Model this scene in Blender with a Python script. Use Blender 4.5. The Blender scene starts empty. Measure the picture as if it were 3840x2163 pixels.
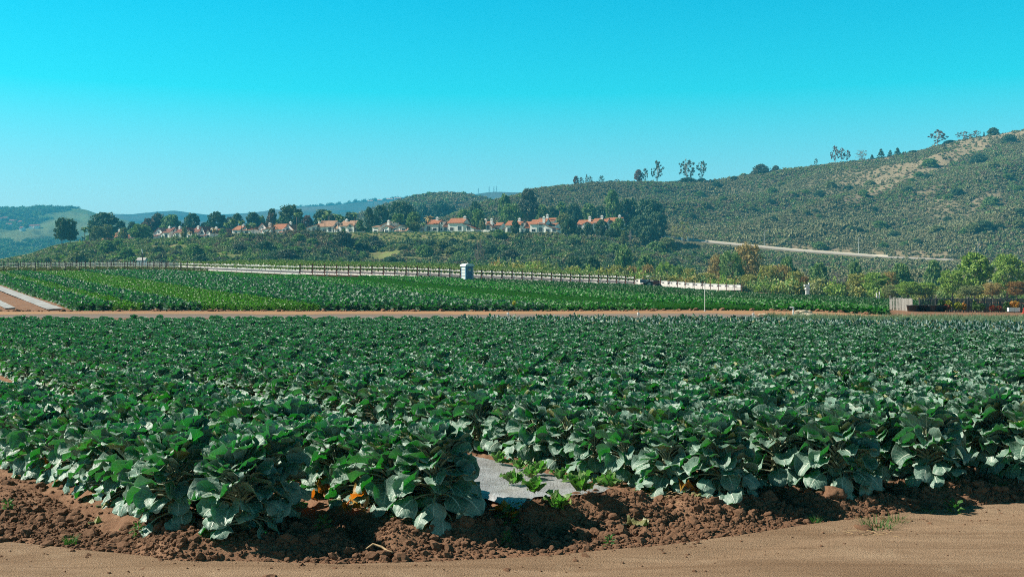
import bpy, math, random
import numpy as np
from mathutils import Vector, Matrix, Euler

# ------------------------------------------------------------------ camera, sky, sun, exposure
scene = bpy.context.scene
COL = scene.collection
R = math.radians
F, CX, CY, EYE = 4117.0, 1920.0, 1087.0, 2.06      # focal length and centre in photo pixels, eye height in metres

cam_data = bpy.data.cameras.new('camera'); cam = bpy.data.objects.new('camera', cam_data); COL.objects.link(cam)
cam.location = (0, 0, EYE); cam.rotation_euler = (R(90), 0, 0)
cam_data.sensor_width = 36.0; cam_data.lens = 36.0 * F / 3840.0
cam_data.shift_y = (CY - 1081.5) / 3840.0
cam_data.clip_start = 0.1; cam_data.clip_end = 12000
scene.camera = cam

SUN_EL, SUN_AZ = 40.0, -84.0                        # azimuth from +Y, negative = left
sd = Vector((math.sin(R(SUN_AZ)) * math.cos(R(SUN_EL)), math.cos(R(SUN_AZ)) * math.cos(R(SUN_EL)), math.sin(R(SUN_EL))))
sun_data = bpy.data.lights.new('sun', 'SUN'); sun = bpy.data.objects.new('sun', sun_data); COL.objects.link(sun)
sun_data.energy = 5.0; sun_data.angle = R(0.53); sun_data.color = (1.0, 0.93, 0.80)
sun.rotation_euler = sd.to_track_quat('Z', 'Y').to_euler(); sun.location = (-40, 10, 60)

world = bpy.data.worlds.new('World'); scene.world = world; world.use_nodes = True
wn = world.node_tree; wn.nodes.clear()
w_out = wn.nodes.new('ShaderNodeOutputWorld'); w_bg = wn.nodes.new('ShaderNodeBackground')
w_sky = wn.nodes.new('ShaderNodeTexSky'); w_sky.sky_type = 'NISHITA'; w_sky.sun_disc = False
w_sky.sun_elevation = R(SUN_EL); w_sky.sun_rotation = R(SUN_AZ); w_sky.altitude = 100; w_sky.air_density = 1.0; w_sky.dust_density = 0.1; w_sky.ozone_density = 1.5
w_tc = wn.nodes.new('ShaderNodeTexCoord'); w_sep = wn.nodes.new('ShaderNodeSeparateXYZ'); w_ramp = wn.nodes.new('ShaderNodeValToRGB')
w_mul = wn.nodes.new('ShaderNodeMix'); w_mul.data_type = 'RGBA'; w_mul.blend_type = 'MULTIPLY'; w_mul.inputs[0].default_value = 1.0
wn.links.new(w_tc.outputs['Generated'], w_sep.inputs[0]); wn.links.new(w_sep.outputs['Z'], w_ramp.inputs[0])
wn.links.new(w_sky.outputs[0], w_mul.inputs[6]); wn.links.new(w_ramp.outputs[0], w_mul.inputs[7])
wn.links.new(w_mul.outputs[2], w_bg.inputs[0]); wn.links.new(w_bg.outputs[0], w_out.inputs[0])
SKY_TINT = [(0.0, (1.5, 1.42, 1.45)), (0.05, (1.35, 1.46, 1.45)), (0.106, (0.80, 1.62, 1.52)), (0.176, (0.07, 1.95, 1.68)), (0.26, (0.0, 1.85, 1.78)), (0.33, (0.0, 0.45, 0.5)), (0.5, (0.05, 0.16, 0.19)), (1.0, (0.06, 0.12, 0.15))]
els = w_ramp.color_ramp.elements
while len(els) > 1: els.remove(els[-1])
els[0].position = SKY_TINT[0][0]; els[0].color = (*SKY_TINT[0][1], 1)
for p, c in SKY_TINT[1:]:
    e = els.new(p); e.color = (*c, 1)
w_bg.inputs[1].default_value = 0.048

scene.view_settings.view_transform = 'Standard'; scene.view_settings.look = 'None'
scene.view_settings.exposure = 1.0; scene.view_settings.gamma = 1.0
scene.render.engine = 'CYCLES'
scene.cycles.max_bounces = 5; scene.cycles.diffuse_bounces = 2; scene.cycles.glossy_bounces = 2; scene.cycles.transmission_bounces = 3
scene.cycles.transparent_max_bounces = 6; scene.cycles.volume_bounces = 0; scene.cycles.use_denoising = False; scene.cycles.filter_width = 1.0; scene.cycles.sample_clamp_indirect = 4.0

# ------------------------------------------------------------------ helpers
def tag(o, label=None, cat=None, group=None, kind=None):
    if label: o['label'] = label
    if cat: o['category'] = cat
    if group: o['group'] = group
    if kind: o['kind'] = kind
    return o

def thing(name, label, cat, loc=(0, 0, 0), rz=0.0, group=None):
    o = bpy.data.objects.new(name, None); COL.objects.link(o)
    o.empty_display_size = 0.3; o.location = loc; o.rotation_euler = (0, 0, rz)
    return tag(o, label, cat, group)

def link(name, me, parent=None):
    o = bpy.data.objects.new(name, me); COL.objects.link(o)
    if parent is not None: o.parent = parent
    return o

def copy_tree(src, loc, rz=0.0, label=None, group=None, scale=None, rot=None):
    r = src.copy(); COL.objects.link(r); r.location = loc; r.rotation_euler = rot if rot is not None else (0, 0, rz)
    if scale is not None: r.scale = scale
    if label: r['label'] = label
    if group: r['group'] = group
    for ch in list(KIDS.get(src.name, ())):
        c = ch.copy(); COL.objects.link(c); c.parent = r; KIDS.setdefault(r.name, []).append(c)
        for g in KIDS.get(ch.name, ()):
            d = g.copy(); COL.objects.link(d); d.parent = c; KIDS.setdefault(c.name, []).append(d)
    return r
KIDS = {}
def kid(o, parent):
    o.parent = parent; KIDS.setdefault(parent.name, []).append(o); return o

_W = 'first second third fourth fifth sixth seventh eighth ninth tenth eleventh twelfth thirteenth fourteenth fifteenth sixteenth seventeenth eighteenth nineteenth'.split()
_T = {2: 'twent', 3: 'thirt', 4: 'fort', 5: 'fift', 6: 'sixt', 7: 'sevent', 8: 'eight', 9: 'ninet'}
def ordinal(n):
    if n < 20: return _W[n - 1]
    t, k = divmod(n, 10)
    return _T[t] + 'ieth' if k == 0 else _T[t] + 'y-' + _W[k - 1]

class MB:
    """collects shapes; build() links them as ONE mesh object"""
    def __init__(s): s.v = []; s.f = []; s.m = []
    def add(s, vs, fs, m=0):
        b = len(s.v); s.v += [tuple(p) for p in vs]; s.f += [tuple(i + b for i in f) for f in fs]; s.m += [m] * len(fs); return s
    def box(s, c, d, rz=0.0, m=0, M=None):
        x, y, z = d[0] / 2, d[1] / 2, d[2] / 2
        vs = [Vector((sx * x, sy * y, sz * z)) for sz in (-1, 1) for sy in (-1, 1) for sx in (-1, 1)]
        if M is None: M = Matrix.Rotation(rz, 3, 'Z')
        vs = [M @ v + Vector(c) for v in vs]
        return s.add(vs, [(0, 2, 3, 1), (4, 5, 7, 6), (0, 1, 5, 4), (2, 6, 7, 3), (0, 4, 6, 2), (1, 3, 7, 5)], m)
    def tube(s, pts, rad, n=6, m=0, cap=True):
        pts = [Vector(p) for p in pts]
        if not hasattr(rad, '__len__'): rad = [rad] * len(pts)
        vs = []; fs = []
        for i, p in enumerate(pts):
            d = (pts[min(i + 1, len(pts) - 1)] - pts[max(i - 1, 0)]).normalized()
            a = d.cross(Vector((0, 0, 1)) if abs(d.z) < 0.9 else Vector((1, 0, 0))).normalized(); b = d.cross(a)
            for k in range(n):
                t = 2 * math.pi * k / n; vs.append(p + (a * math.cos(t) + b * math.sin(t)) * rad[i])
        for i in range(len(pts) - 1):
            for k in range(n):
                fs.append((i * n + k, i * n + (k + 1) % n, (i + 1) * n + (k + 1) % n, (i + 1) * n + k))
        if cap: fs.append(tuple(range(n - 1, -1, -1))); fs.append(tuple((len(pts) - 1) * n + k for k in range(n)))
        return s.add(vs, fs, m)
    def lathe(s, prof, n=16, c=(0, 0, 0), m=0):
        vs = []; fs = []
        for r, z in prof:
            for k in range(n):
                t = 2 * math.pi * k / n; vs.append((c[0] + r * math.cos(t), c[1] + r * math.sin(t), c[2] + z))
        for i in range(len(prof) - 1):
            for k in range(n): fs.append((i * n + k, i * n + (k + 1) % n, (i + 1) * n + (k + 1) % n, (i + 1) * n + k))
        return s.add(vs, fs, m)
    def prism(s, prof, a, b, axis='y', m=0):
        """profile of (p, z) swept from a to b along axis"""
        n = len(prof)
        mk = (lambda p, t: (p[0], t, p[1])) if axis == 'y' else (lambda p, t: (t, p[0], p[1]))
        vs = [mk(p, a) for p in prof] + [mk(p, b) for p in prof]
        fs = [tuple(range(n)), tuple(range(2 * n - 1, n - 1, -1))] + [(i, i + n, (i + 1) % n + n, (i + 1) % n) for i in range(n)]
        return s.add(vs, fs, m)
    def mesh(s, name, mats, smooth=False):
        me = bpy.data.meshes.new(name); me.from_pydata(s.v, [], s.f)
        for m in (mats if isinstance(mats, (list, tuple)) else [mats]): me.materials.append(m)
        me.polygons.foreach_set('material_index', s.m)
        if smooth: me.polygons.foreach_set('use_smooth', [True] * len(s.f))
        me.update(); return me
    def build(s, name, mats, parent=None, smooth=False):
        o = link(name, s.mesh(name, mats, smooth))
        if parent is not None: kid(o, parent)
        return o

def npmesh(name, V, Q, mats, mi=None, smooth=False, uv=None):
    V = np.asarray(V, np.float32); Q = np.asarray(Q, np.int32); k = Q.shape[1]
    me = bpy.data.meshes.new(name); me.vertices.add(len(V)); me.vertices.foreach_set('co', V.ravel())
    me.loops.add(Q.size); me.loops.foreach_set('vertex_index', Q.ravel())
    me.polygons.add(len(Q)); me.polygons.foreach_set('loop_start', np.arange(0, Q.size, k, dtype=np.int32))
    for m in (mats if isinstance(mats, (list, tuple)) else [mats]): me.materials.append(m)
    if mi is not None: me.polygons.foreach_set('material_index', np.asarray(mi, np.int32))
    if smooth: me.polygons.foreach_set('use_smooth', np.ones(len(Q), bool))
    if uv is not None:
        l = me.uv_layers.new(name='leaf'); l.data.foreach_set('uv', np.asarray(uv, np.float32)[Q.ravel()].ravel())
    me.update(calc_edges=True); me.validate(); return me

_rt = np.random.default_rng(7).random((256, 256))
def vnoise(x, y, seed=0):
    x = np.asarray(x, float) + seed * 17.31; y = np.asarray(y, float) + seed * 9.77
    xi = np.floor(x).astype(int); yi = np.floor(y).astype(int); fx = x - xi; fy = y - yi
    fx = fx * fx * (3 - 2 * fx); fy = fy * fy * (3 - 2 * fy)
    g = lambda a, b: _rt[a & 255, b & 255]
    return (g(xi, yi) * (1 - fx) + g(xi + 1, yi) * fx) * (1 - fy) + (g(xi, yi + 1) * (1 - fx) + g(xi + 1, yi + 1) * fx) * fy
def fbm(x, y, seed=0, o=4):
    r = 0; a = 0.5
    for k in range(o): r = r + a * vnoise(x * 2 ** k, y * 2 ** k, seed + k); a *= 0.5
    return r / (1 - 0.5 ** o)
def sstep(a, b, x): t = np.clip((x - a) / (b - a), 0, 1); return t * t * (3 - 2 * t)

def PX(u, Y): return (u - CX) * Y / F
def PZ(v, Y): return EYE + (CY - v) * Y / F

def sheet_fn(cols, zero=False):
    """cols: [(u, [(Y, z), ...])], the same number of knots in each; returns z(x, y)"""
    U = np.array([c[0] for c in cols], float); YK = np.array([[k[0] for k in c[1]] for c in cols], float); ZK = np.array([[k[1] for k in c[1]] for c in cols], float)
    def f(x, y):
        x = np.asarray(x, float); y = np.asarray(y, float); sh = np.broadcast(x, y).shape
        x = np.broadcast_to(x, sh).ravel(); y = np.broadcast_to(y, sh).ravel()
        u = np.clip(CX + F * x / np.maximum(y, 8), U[0], U[-1] - 1e-6)
        i = np.clip(np.searchsorted(U, u, 'right') - 1, 0, len(U) - 2); w = (u - U[i]) / (U[i + 1] - U[i])
        Yk = YK[i] * (1 - w)[:, None] + YK[i + 1] * w[:, None]; Zk = ZK[i] * (1 - w)[:, None] + ZK[i + 1] * w[:, None]
        z = np.where(y <= Yk[:, 0], Zk[:, 0], Zk[:, -1])
        for k in range(Yk.shape[1] - 1):
            m = (y > Yk[:, k]) & (y <= Yk[:, k + 1]); t = (y - Yk[:, k]) / np.maximum(Yk[:, k + 1] - Yk[:, k], 1e-6)
            z = np.where(m, Zk[:, k] + (Zk[:, k + 1] - Zk[:, k]) * t, z)
        return z.reshape(sh)
    return f

def grid_mesh(name, X, Y, Z, mat, smooth=True):
    h, w = X.shape; V = np.stack([X, Y, Z], -1).reshape(-1, 3)
    i = (np.arange(h - 1)[:, None] * w + np.arange(w - 1)[None, :]).ravel()
    return npmesh(name, V, np.stack([i, i + 1, i + w + 1, i + w], -1), mat, smooth=smooth)

def hit(f, u, v, Y0, Y1):
    Y = np.linspace(Y0, Y1, 600); Z = f(PX(u, Y), Y); vv = CY - (Z - EYE) * F / Y
    k = np.nonzero(vv <= v)[0]; y = Y[k[0]] if len(k) else Y1
    return PX(u, y), y, float(np.ravel(f(PX(u, y), y))[0])

# ------------------------------------------------------------------ materials
def nmat(name):
    m = bpy.data.materials.new(name); m.use_nodes = True; nt = m.node_tree
    return m, nt, nt.nodes['Principled BSDF'], nt.nodes['Material Output']
def mixc(nt, fac, a, b, mode='MIX'):
    n = nt.nodes.new('ShaderNodeMix'); n.data_type = 'RGBA'; n.blend_type = mode
    for s, v in ((0, fac), (6, a), (7, b)):
        if hasattr(v, 'links') or isinstance(v, bpy.types.NodeSocket): nt.links.new(v, n.inputs[s])
        elif s == 0: n.inputs[0].default_value = v
        else: n.inputs[s].default_value = (*v, 1)
    return n.outputs[2]
def noise(nt, scale, detail=4, rough=0.6, vec=None, dist=0.0):
    n = nt.nodes.new('ShaderNodeTexNoise'); n.inputs['Scale'].default_value = scale; n.inputs['Detail'].default_value = detail; n.inputs['Roughness'].default_value = rough; n.inputs['Distortion'].default_value = dist
    if vec is not None: nt.links.new(vec, n.inputs['Vector'])
    return n.outputs['Fac']
def remap(nt, s, a, b, c=0.0, d=1.0):
    n = nt.nodes.new('ShaderNodeMapRange'); nt.links.new(s, n.inputs[0])
    for i, v in enumerate((a, b, c, d)): n.inputs[i + 1].default_value = v
    return n.outputs[0]
def math_(nt, op, a, b=0.0):
    n = nt.nodes.new('ShaderNodeMath'); n.operation = op
    for i, v in enumerate((a, b)):
        if isinstance(v, bpy.types.NodeSocket): nt.links.new(v, n.inputs[i])
        else: n.inputs[i].default_value = v
    return n.outputs[0]
def objco(nt, scale=None):
    t = nt.nodes.new('ShaderNodeTexCoord').outputs['Object']
    if scale is None: return t
    m = nt.nodes.new('ShaderNodeMapping'); m.inputs['Scale'].default_value = scale; nt.links.new(t, m.inputs['Vector']); return m.outputs[0]
def bump(nt, h, strength, dist, bs):
    b = nt.nodes.new('ShaderNodeBump'); b.inputs['Strength'].default_value = strength; b.inputs['Distance'].default_value = dist
    nt.links.new(h, b.inputs['Height']); nt.links.new(b.outputs[0], bs.inputs['Normal'])

def plain(name, c, rough=0.6, var=0.25, sc=6.0, metal=0.0, c2=None, bmp=0.0, bsc=40):
    m, nt, bs, _ = nmat(name); co = objco(nt)
    c2 = c2 or tuple(x * (1 - var) for x in c)
    nt.links.new(mixc(nt, remap(nt, noise(nt, sc, 5, vec=co), 0.3, 0.7), c, c2), bs.inputs['Base Color'])
    bs.inputs['Roughness'].default_value = rough; bs.inputs['Metallic'].default_value = metal
    if bmp: bump(nt, noise(nt, bsc, 4, vec=co), bmp, 0.02, bs)
    return m

def foliage_mat(name, c1, c2, ct, tf=0.25, rough=0.6, spec=0.3, c3=None):
    """leaves: two tints by leaf, a third by plant, light passing through"""
    m, nt, bs, out = nmat(name)
    g = nt.nodes.new('ShaderNodeNewGeometry'); oi = nt.nodes.new('ShaderNodeObjectInfo')
    col = mixc(nt, g.outputs['Random Per Island'], c1, c2)
    if c3: col = mixc(nt, remap(nt, oi.outputs['Random'], 0.35, 1.0, 0.0, 0.8), col, c3)
    nt.links.new(col, bs.inputs['Base Color']); bs.inputs['Roughness'].default_value = rough; bs.inputs['Specular IOR Level'].default_value = spec
    tr = nt.nodes.new('ShaderNodeBsdfTranslucent'); tr.inputs[0].default_value = (*ct, 1)
    mx = nt.nodes.new('ShaderNodeMixShader'); mx.inputs[0].default_value = tf
    nt.links.new(bs.outputs[0], mx.inputs[1]); nt.links.new(tr.outputs[0], mx.inputs[2]); nt.links.new(mx.outputs[0], out.inputs[0])
    return m

def brassica_mat(name, ca, cb, vein, ct, tf, nv=7.0, rough=0.45, spec=0.5):
    """waxy leaf: pale bloom, pale midrib and side veins drawn on the leaf's own uv, light passing through"""
    m, nt, bs, out = nmat(name)
    uv = nt.nodes.new('ShaderNodeUVMap'); uv.uv_map = 'leaf'; sp = nt.nodes.new('ShaderNodeSeparateXYZ'); nt.links.new(uv.outputs[0], sp.inputs[0])
    ax = math_(nt, 'ABSOLUTE', sp.outputs[0]); t = sp.outputs[1]
    mid = remap(nt, math_(nt, 'ADD', ax, math_(nt, 'MULTIPLY', t, 0.05)), 0.035, 0.10, 1.0, 0.0)
    ph = math_(nt, 'FRACT', math_(nt, 'MULTIPLY', math_(nt, 'SUBTRACT', t, math_(nt, 'MULTIPLY', ax, 0.32)), nv))
    side = remap(nt, math_(nt, 'ABSOLUTE', math_(nt, 'SUBTRACT', ph, 0.5)), 0.03, 0.10, 0.55, 0.0)
    side = math_(nt, 'MULTIPLY', side, remap(nt, ax, 0.35, 0.95, 1.0, 0.15))
    vm = math_(nt, 'MAXIMUM', mid, side)
    g = nt.nodes.new('ShaderNodeNewGeometry'); oi = nt.nodes.new('ShaderNodeObjectInfo')
    f = math_(nt, 'ADD', math_(nt, 'MULTIPLY', g.outputs['Random Per Island'], 0.7), math_(nt, 'MULTIPLY', noise(nt, 9, 4, vec=objco(nt)), 0.5))
    col = mixc(nt, remap(nt, f, 0.2, 1.0), ca, cb)
    old = remap(nt, math_(nt, 'FRACT', math_(nt, 'MULTIPLY', g.outputs['Random Per Island'], 13.7)), 0.965, 0.985, 0.0, 0.8)
    col = mixc(nt, old, col, (0.22, 0.20, 0.04))
    edge = remap(nt, ax, 0.86, 1.0, 0.0, 0.4)
    col = mixc(nt, edge, col, vein)
    col = mixc(nt, vm, col, vein)
    nt.links.new(col, bs.inputs['Base Color']); bs.inputs['Roughness'].default_value = rough; bs.inputs['Specular IOR Level'].default_value = spec
    bump(nt, math_(nt, 'ADD', noise(nt, 60, 3, vec=objco(nt)), math_(nt, 'MULTIPLY', vm, -0.5)), 0.5, 0.01, bs)
    tr = nt.nodes.new('ShaderNodeBsdfTranslucent')
    nt.links.new(mixc(nt, vm, ct, tuple(min(1, x * 2.2) for x in ct)), tr.inputs[0])
    mx = nt.nodes.new('ShaderNodeMixShader'); mx.inputs[0].default_value = tf
    nt.links.new(bs.outputs[0], mx.inputs[1]); nt.links.new(tr.outputs[0], mx.inputs[2]); nt.links.new(mx.outputs[0], out.inputs[0])
    return m

def terrain_mat(name, cols, sc, rough=0.95, bmp=0.6, bdist=0.05, bsc=30, stretch=None):
    """three soil / grass tints mixed by two noises"""
    m, nt, bs, _ = nmat(name); co = objco(nt, stretch)
    c = mixc(nt, remap(nt, noise(nt, sc, 6, 0.65, vec=co), 0.38, 0.62), cols[0], cols[1])
    c = mixc(nt, remap(nt, noise(nt, sc * 4.3, 5, 0.7, vec=co, dist=0.4), 0.48, 0.72, 0, 0.75), c, cols[2])
    nt.links.new(c, bs.inputs['Base Color']); bs.inputs['Roughness'].default_value = rough; bs.inputs['Specular IOR Level'].default_value = 0.15
    bump(nt, noise(nt, bsc, 8, 0.7, vec=objco(nt)), bmp, bdist, bs)
    return m

# ------------------------------------------------------------------ scatter: many small plants as ONE stuff object
PROTO = {}
def proto_set(key, meshes):
    c = bpy.data.collections.new(key)
    for i, me in enumerate(meshes): c.objects.link(bpy.data.objects.new('%s_%02d' % (key, i), me))
    PROTO[key] = (c, len(meshes)); return c
def scatter(name, key, P, rot, scl, idx, label, cat):
    c, n = PROTO[key]; P = np.asarray(P, np.float32); N = len(P)
    me = bpy.data.meshes.new(name); me.vertices.add(N); me.vertices.foreach_set('co', P.ravel())
    for nm, ty, arr, fld in (('rot', 'FLOAT_VECTOR', rot, 'vector'), ('scl', 'FLOAT_VECTOR', scl, 'vector'), ('idx', 'INT', idx, 'value')):
        a = me.attributes.new(nm, ty, 'POINT'); a.data.foreach_set(fld, np.ascontiguousarray(arr, np.int32 if ty == 'INT' else np.float32).ravel())
    o = link(name, me); ng = bpy.data.node_groups.new(name, 'GeometryNodeTree')
    ng.interface.new_socket('Geometry', in_out='INPUT', socket_type='NodeSocketGeometry'); ng.interface.new_socket('Geometry', in_out='OUTPUT', socket_type='NodeSocketGeometry')
    nd = ng.nodes; gi = nd.new('NodeGroupInput'); go = nd.new('NodeGroupOutput'); ip = nd.new('GeometryNodeInstanceOnPoints'); ci = nd.new('GeometryNodeCollectionInfo')
    ci.inputs['Collection'].default_value = c; ci.inputs['Separate Children'].default_value = True; ci.inputs['Reset Children'].default_value = True
    def na(nm, ty):
        q = nd.new('GeometryNodeInputNamedAttribute'); q.data_type = ty; q.inputs['Name'].default_value = nm; return [s for s in q.outputs if s.enabled and s.name == 'Attribute'][0]
    er = nd.new('FunctionNodeEulerToRotation')
    L = ng.links.new; L(gi.outputs[0], ip.inputs['Points']); L(ci.outputs[0], ip.inputs['Instance']); ip.inputs['Pick Instance'].default_value = True
    L(na('idx', 'INT'), ip.inputs['Instance Index']); L(na('rot', 'FLOAT_VECTOR'), er.inputs[0]); L(er.outputs[0], ip.inputs['Rotation']); L(na('scl', 'FLOAT_VECTOR'), ip.inputs['Scale'])
    L(ip.outputs[0], go.inputs[0])
    md = o.modifiers.new('scatter', 'NODES'); md.node_group = ng
    return tag(o, label, cat, None, 'stuff')
def scat(name, key, x, y, z, rng, smin, smax, label, cat, tilt=0.15, hmin=0.85, hmax=1.15, idx=None):
    N = len(x); n = PROTO[key][1]; s = rng.uniform(smin, smax, N)
    rot = np.stack([rng.uniform(-tilt, tilt, N), rng.uniform(-tilt, tilt, N), rng.uniform(0, 6.283, N)], -1)
    scl = np.stack([s, s, s * rng.uniform(hmin, hmax, N)], -1)
    return scatter(name, key, np.stack([x, y, z], -1), rot, scl, rng.integers(0, n, N) if idx is None else idx, label, cat)
# ------------------------------------------------------------------ the lie of the land
NW = (-0.559, 0.829); NN = (0.829, 0.559)            # near field: along the rows / across the rows
FW = (-0.5, 0.866); FN = (0.866, 0.5)                # far field
def sq(x, y): return NN[0] * x + NN[1] * y, NW[0] * x + NW[1] * y
def from_sq(s, q): return NN[0] * s + NW[0] * q, NN[1] * s + NW[1] * q
def fsq(x, y): return FN[0] * x + FN[1] * y, FW[0] * x + FW[1] * y
def from_fsq(s, q): return FN[0] * s + FW[0] * q, FN[1] * s + FW[1] * q
ROWS = [3.15, 4.6, 5.9] + [7.25 + 1.2 * k for k in range(40)]
MULCH_ROW = 2; MULCH_END = 19.0
_qs = ([2.0, 3.0, 4.6, 5.3, 5.9, 7.1, 8.3, 9.5, 10.7, 14, 60], [8.8, 8.3, 7.7, 7.75, 7.75, 7.1, 6.75, 6.5, 6.2, 5.4, 3.0])
def q_start(s): return np.interp(s, *_qs)
FIELD_END = 58.5
_re = ([-60, -20, -9, -4.28, -2.66, -1.3, 0.17, 1.42, 2.58, 3.75, 5.1, 9, 20, 60], [12, 10.4, 9.7, 9.19, 8.54, 8.37, 8.62, 9.05, 9.75, 10.35, 10.9, 12.6, 17.4, 34])
def road_edge(x): return np.interp(x, *_re)

def K(u, *k): return (u, [(y, (z if not isinstance(z, str) else PZ(float(z), y))) for y, z in k])
def gcol(u, k2, k3, k4, k5): return K(u, (-30, 0), (56, -0.02), (66, k2), (82, k3), k4, k5, (345, -3.0), (600, -6.0), (6000, -14.0))
_ground = sheet_fn([
    gcol(-2500, .35, .5, (186, 5.3), (250, 7.0)), gcol(0, .35, .5, (184, '1022'), (250, '1010')), gcol(500, .35, .5, (180, '1025'), (250, '1006')),
    gcol(900, .35, .5, (186, '1030'), (255, '1002')), gcol(1140, .35, .5, (157, '1036'), (240, '1009')), gcol(1500, .35, .5, (162, '1044'), (235, '1020')),
    gcol(1920, .35, .5, (172, '1057'), (235, '1033')), gcol(2300, .35, .52, (182, '1071'), (230, '1060')), gcol(2700, .35, .56, (193, '1094'), (230, '1091')),
    gcol(3050, .3, .52, (195, '1107'), (225, 1.0)), gcol(3340, .15, .2, (150, .45), (200, .4)), gcol(3840, .1, .1, (97, .03), (200, -.2)), gcol(6500, .1, .1, (97, .0), (200, -.5))])

def bed_relief(x, y):
    s, q = sq(x, y); r = np.zeros(np.shape(s))
    qs = q_start(s)
    for k, si in enumerate(ROWS):
        hw = 0.62 if k == MULCH_ROW else 0.62 if k == 0 else 0.48
        r = np.maximum(r, (0.19 if k == MULCH_ROW else 0.12) * (1 - sstep(hw - 0.12, hw + 0.2, np.abs(s - si))))
    r = r * sstep(-0.34, 0.06, q - qs) * (1 - sstep(FIELD_END - 1, FIELD_END + 1, y)) * (s < 62)
    return r
def ground_z(x, y, fine=True):
    x = np.asarray(x, float); y = np.asarray(y, float)
    z = _ground(x, y); d = y - road_edge(x)
    near = (1 - sstep(60, 66, y))
    z = z + bed_relief(x, y) * near
    if fine:
        s_, q_ = sq(x, y); sheet = sstep(5.1, 5.3, s_) * (1 - sstep(6.5, 6.7, s_)) * sstep(7.7, 7.95, q_) * (1 - sstep(19, 19.4, q_)); rough = sstep(0.0, 0.5, d) * near * (1 - .9 * sheet)
        z = z + rough * ((fbm(x * 3.1, y * 3.1, 3) - 0.45) * 0.10 + (fbm(x * 11, y * 11, 5, 3) - 0.5) * 0.07)
        berm = np.exp(-((d - 0.75) / 0.35) ** 2) * 0.07 * vnoise(x * 1.3, y * 1.3, 8)
        z = z + berm * near
        mid = sstep(66, 90, y)
        z = z + mid * (fbm(x * 0.06, y * 0.06, 11) - 0.5) * np.where(y < 260, 0.25, 2.0)
    z = z - 0.045 * (1 - sstep(-0.22, 0.05, d))                               # bed of the near track
    z = z - 0.06 * sstep(66.5, 67.5, y) * (1 - sstep(79.8, 80.6, y))          # bed of the farm track
    return z

tau = np.concatenate([np.linspace(-2.5, -0.62, 60)[:-1], np.linspace(-0.62, 0.62, 440), np.linspace(0.62, 2.5, 60)[1:]])
yy = np.concatenate([np.linspace(-14, 7.4, 30)[:-1], np.linspace(7.4, 13.5, 130)[:-1], np.geomspace(13.5, 64, 150)[:-1], np.linspace(64, 84, 40)[:-1], np.geomspace(84, 345, 90)[:-1], np.geomspace(345, 4300, 40)])
GX = tau[None, :] * (np.maximum(yy, -4)[:, None] + 9.0); GY = np.repeat(yy[:, None], len(tau), 1)
soil_m = terrain_mat('field soil', [(0.219, 0.123, 0.075), (0.155, 0.082, 0.048), (0.280, 0.170, 0.106)], 1.7, bmp=0.9, bdist=0.04, bsc=22)
o = link('ground', grid_mesh('ground', GX, GY, ground_z(GX, GY), soil_m)); tag(o, kind='structure')

# near dirt track: packed tan earth with faint ruts
road_m, nt, bs, _ = nmat('packed earth')
co = objco(nt); st = objco(nt, (0.35, 1.6, 1.0))
cs2 = objco(nt, (0.12, 1.1, 1.0)); rot = nt.nodes.new('ShaderNodeMapping'); rot.inputs['Rotation'].default_value = (0, 0, R(-12)); rot.inputs['Scale'].default_value = (0.10, 1.5, 1); nt.links.new(objco(nt), rot.inputs['Vector'])
c = mixc(nt, remap(nt, noise(nt, 0.9, 5, 0.6, vec=st, dist=0.5), 0.35, 0.65), (0.354, 0.244, 0.159), (0.250, 0.162, 0.100))
c = mixc(nt, remap(nt, noise(nt, 2.6, 7, 0.7, vec=rot.outputs[0]), 0.47, 0.66, 0, 0.75), c, (0.201, 0.124, 0.073))          # lengthwise wheel marks
c = mixc(nt, remap(nt, noise(nt, 9.0, 6, 0.75, vec=st), 0.5, 0.75, 0, 0.7), c, (0.183, 0.115, 0.068))
c = mixc(nt, remap(nt, noise(nt, 1.7, 5, 0.7, vec=co, dist=0.8), 0.56, 0.70, 0, 0.55), c, (0.409, 0.299, 0.201))              # pale dusty patches
c = mixc(nt, remap(nt, noise(nt, 60.0, 3, 0.7, vec=co), 0.60, 0.72, 0, 0.6), c, (0.140, 0.081, 0.044))
nt.links.new(c, bs.inputs['Base Color']); bs.inputs['Roughness'].default_value = 0.95; bs.inputs['Specular IOR Level'].default_value = 0.15
bump(nt, math_(nt, 'ADD', math_(nt, 'ADD', noise(nt, 14, 8, 0.75, vec=st), noise(nt, 70, 4, 0.7, vec=co)), math_(nt, 'MULTIPLY', noise(nt, 3.0, 6, 0.7, vec=rot.outputs[0]), 1.5)), 0.9, 0.035, bs)
def road_z(x, y):
    d = road_edge(x) - y
    rut = -0.02 * np.exp(-((d - 0.55) / 0.16) ** 2) - 0.015 * np.exp(-((d - 2.0) / 0.2) ** 2)
    return _ground(x, y) + 0.004 + rut + (fbm(x * 0.9, y * 2.2, 21) - 0.5) * 0.025 - 0.03 * (1 - sstep(-0.05, 0.12, d))
xs = np.concatenate([np.linspace(-60, -7, 40)[:-1], np.linspace(-7, 7, 240), np.linspace(7, 60, 40)[1:]]); tt = np.concatenate([np.linspace(0, 3, 70)[:-1], np.linspace(3, 40, 40)])
RX = np.repeat(xs[None, :], len(tt), 0); RY = road_edge(RX) + 0.22 * (fbm(RX * 1.3, 0 * RX, 4, 5) - 0.45) - tt[:, None]
o = link('dirt_road', grid_mesh('dirt_road', RX, RY, road_z(RX, RY), road_m)); tag(o, kind='structure')
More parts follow.
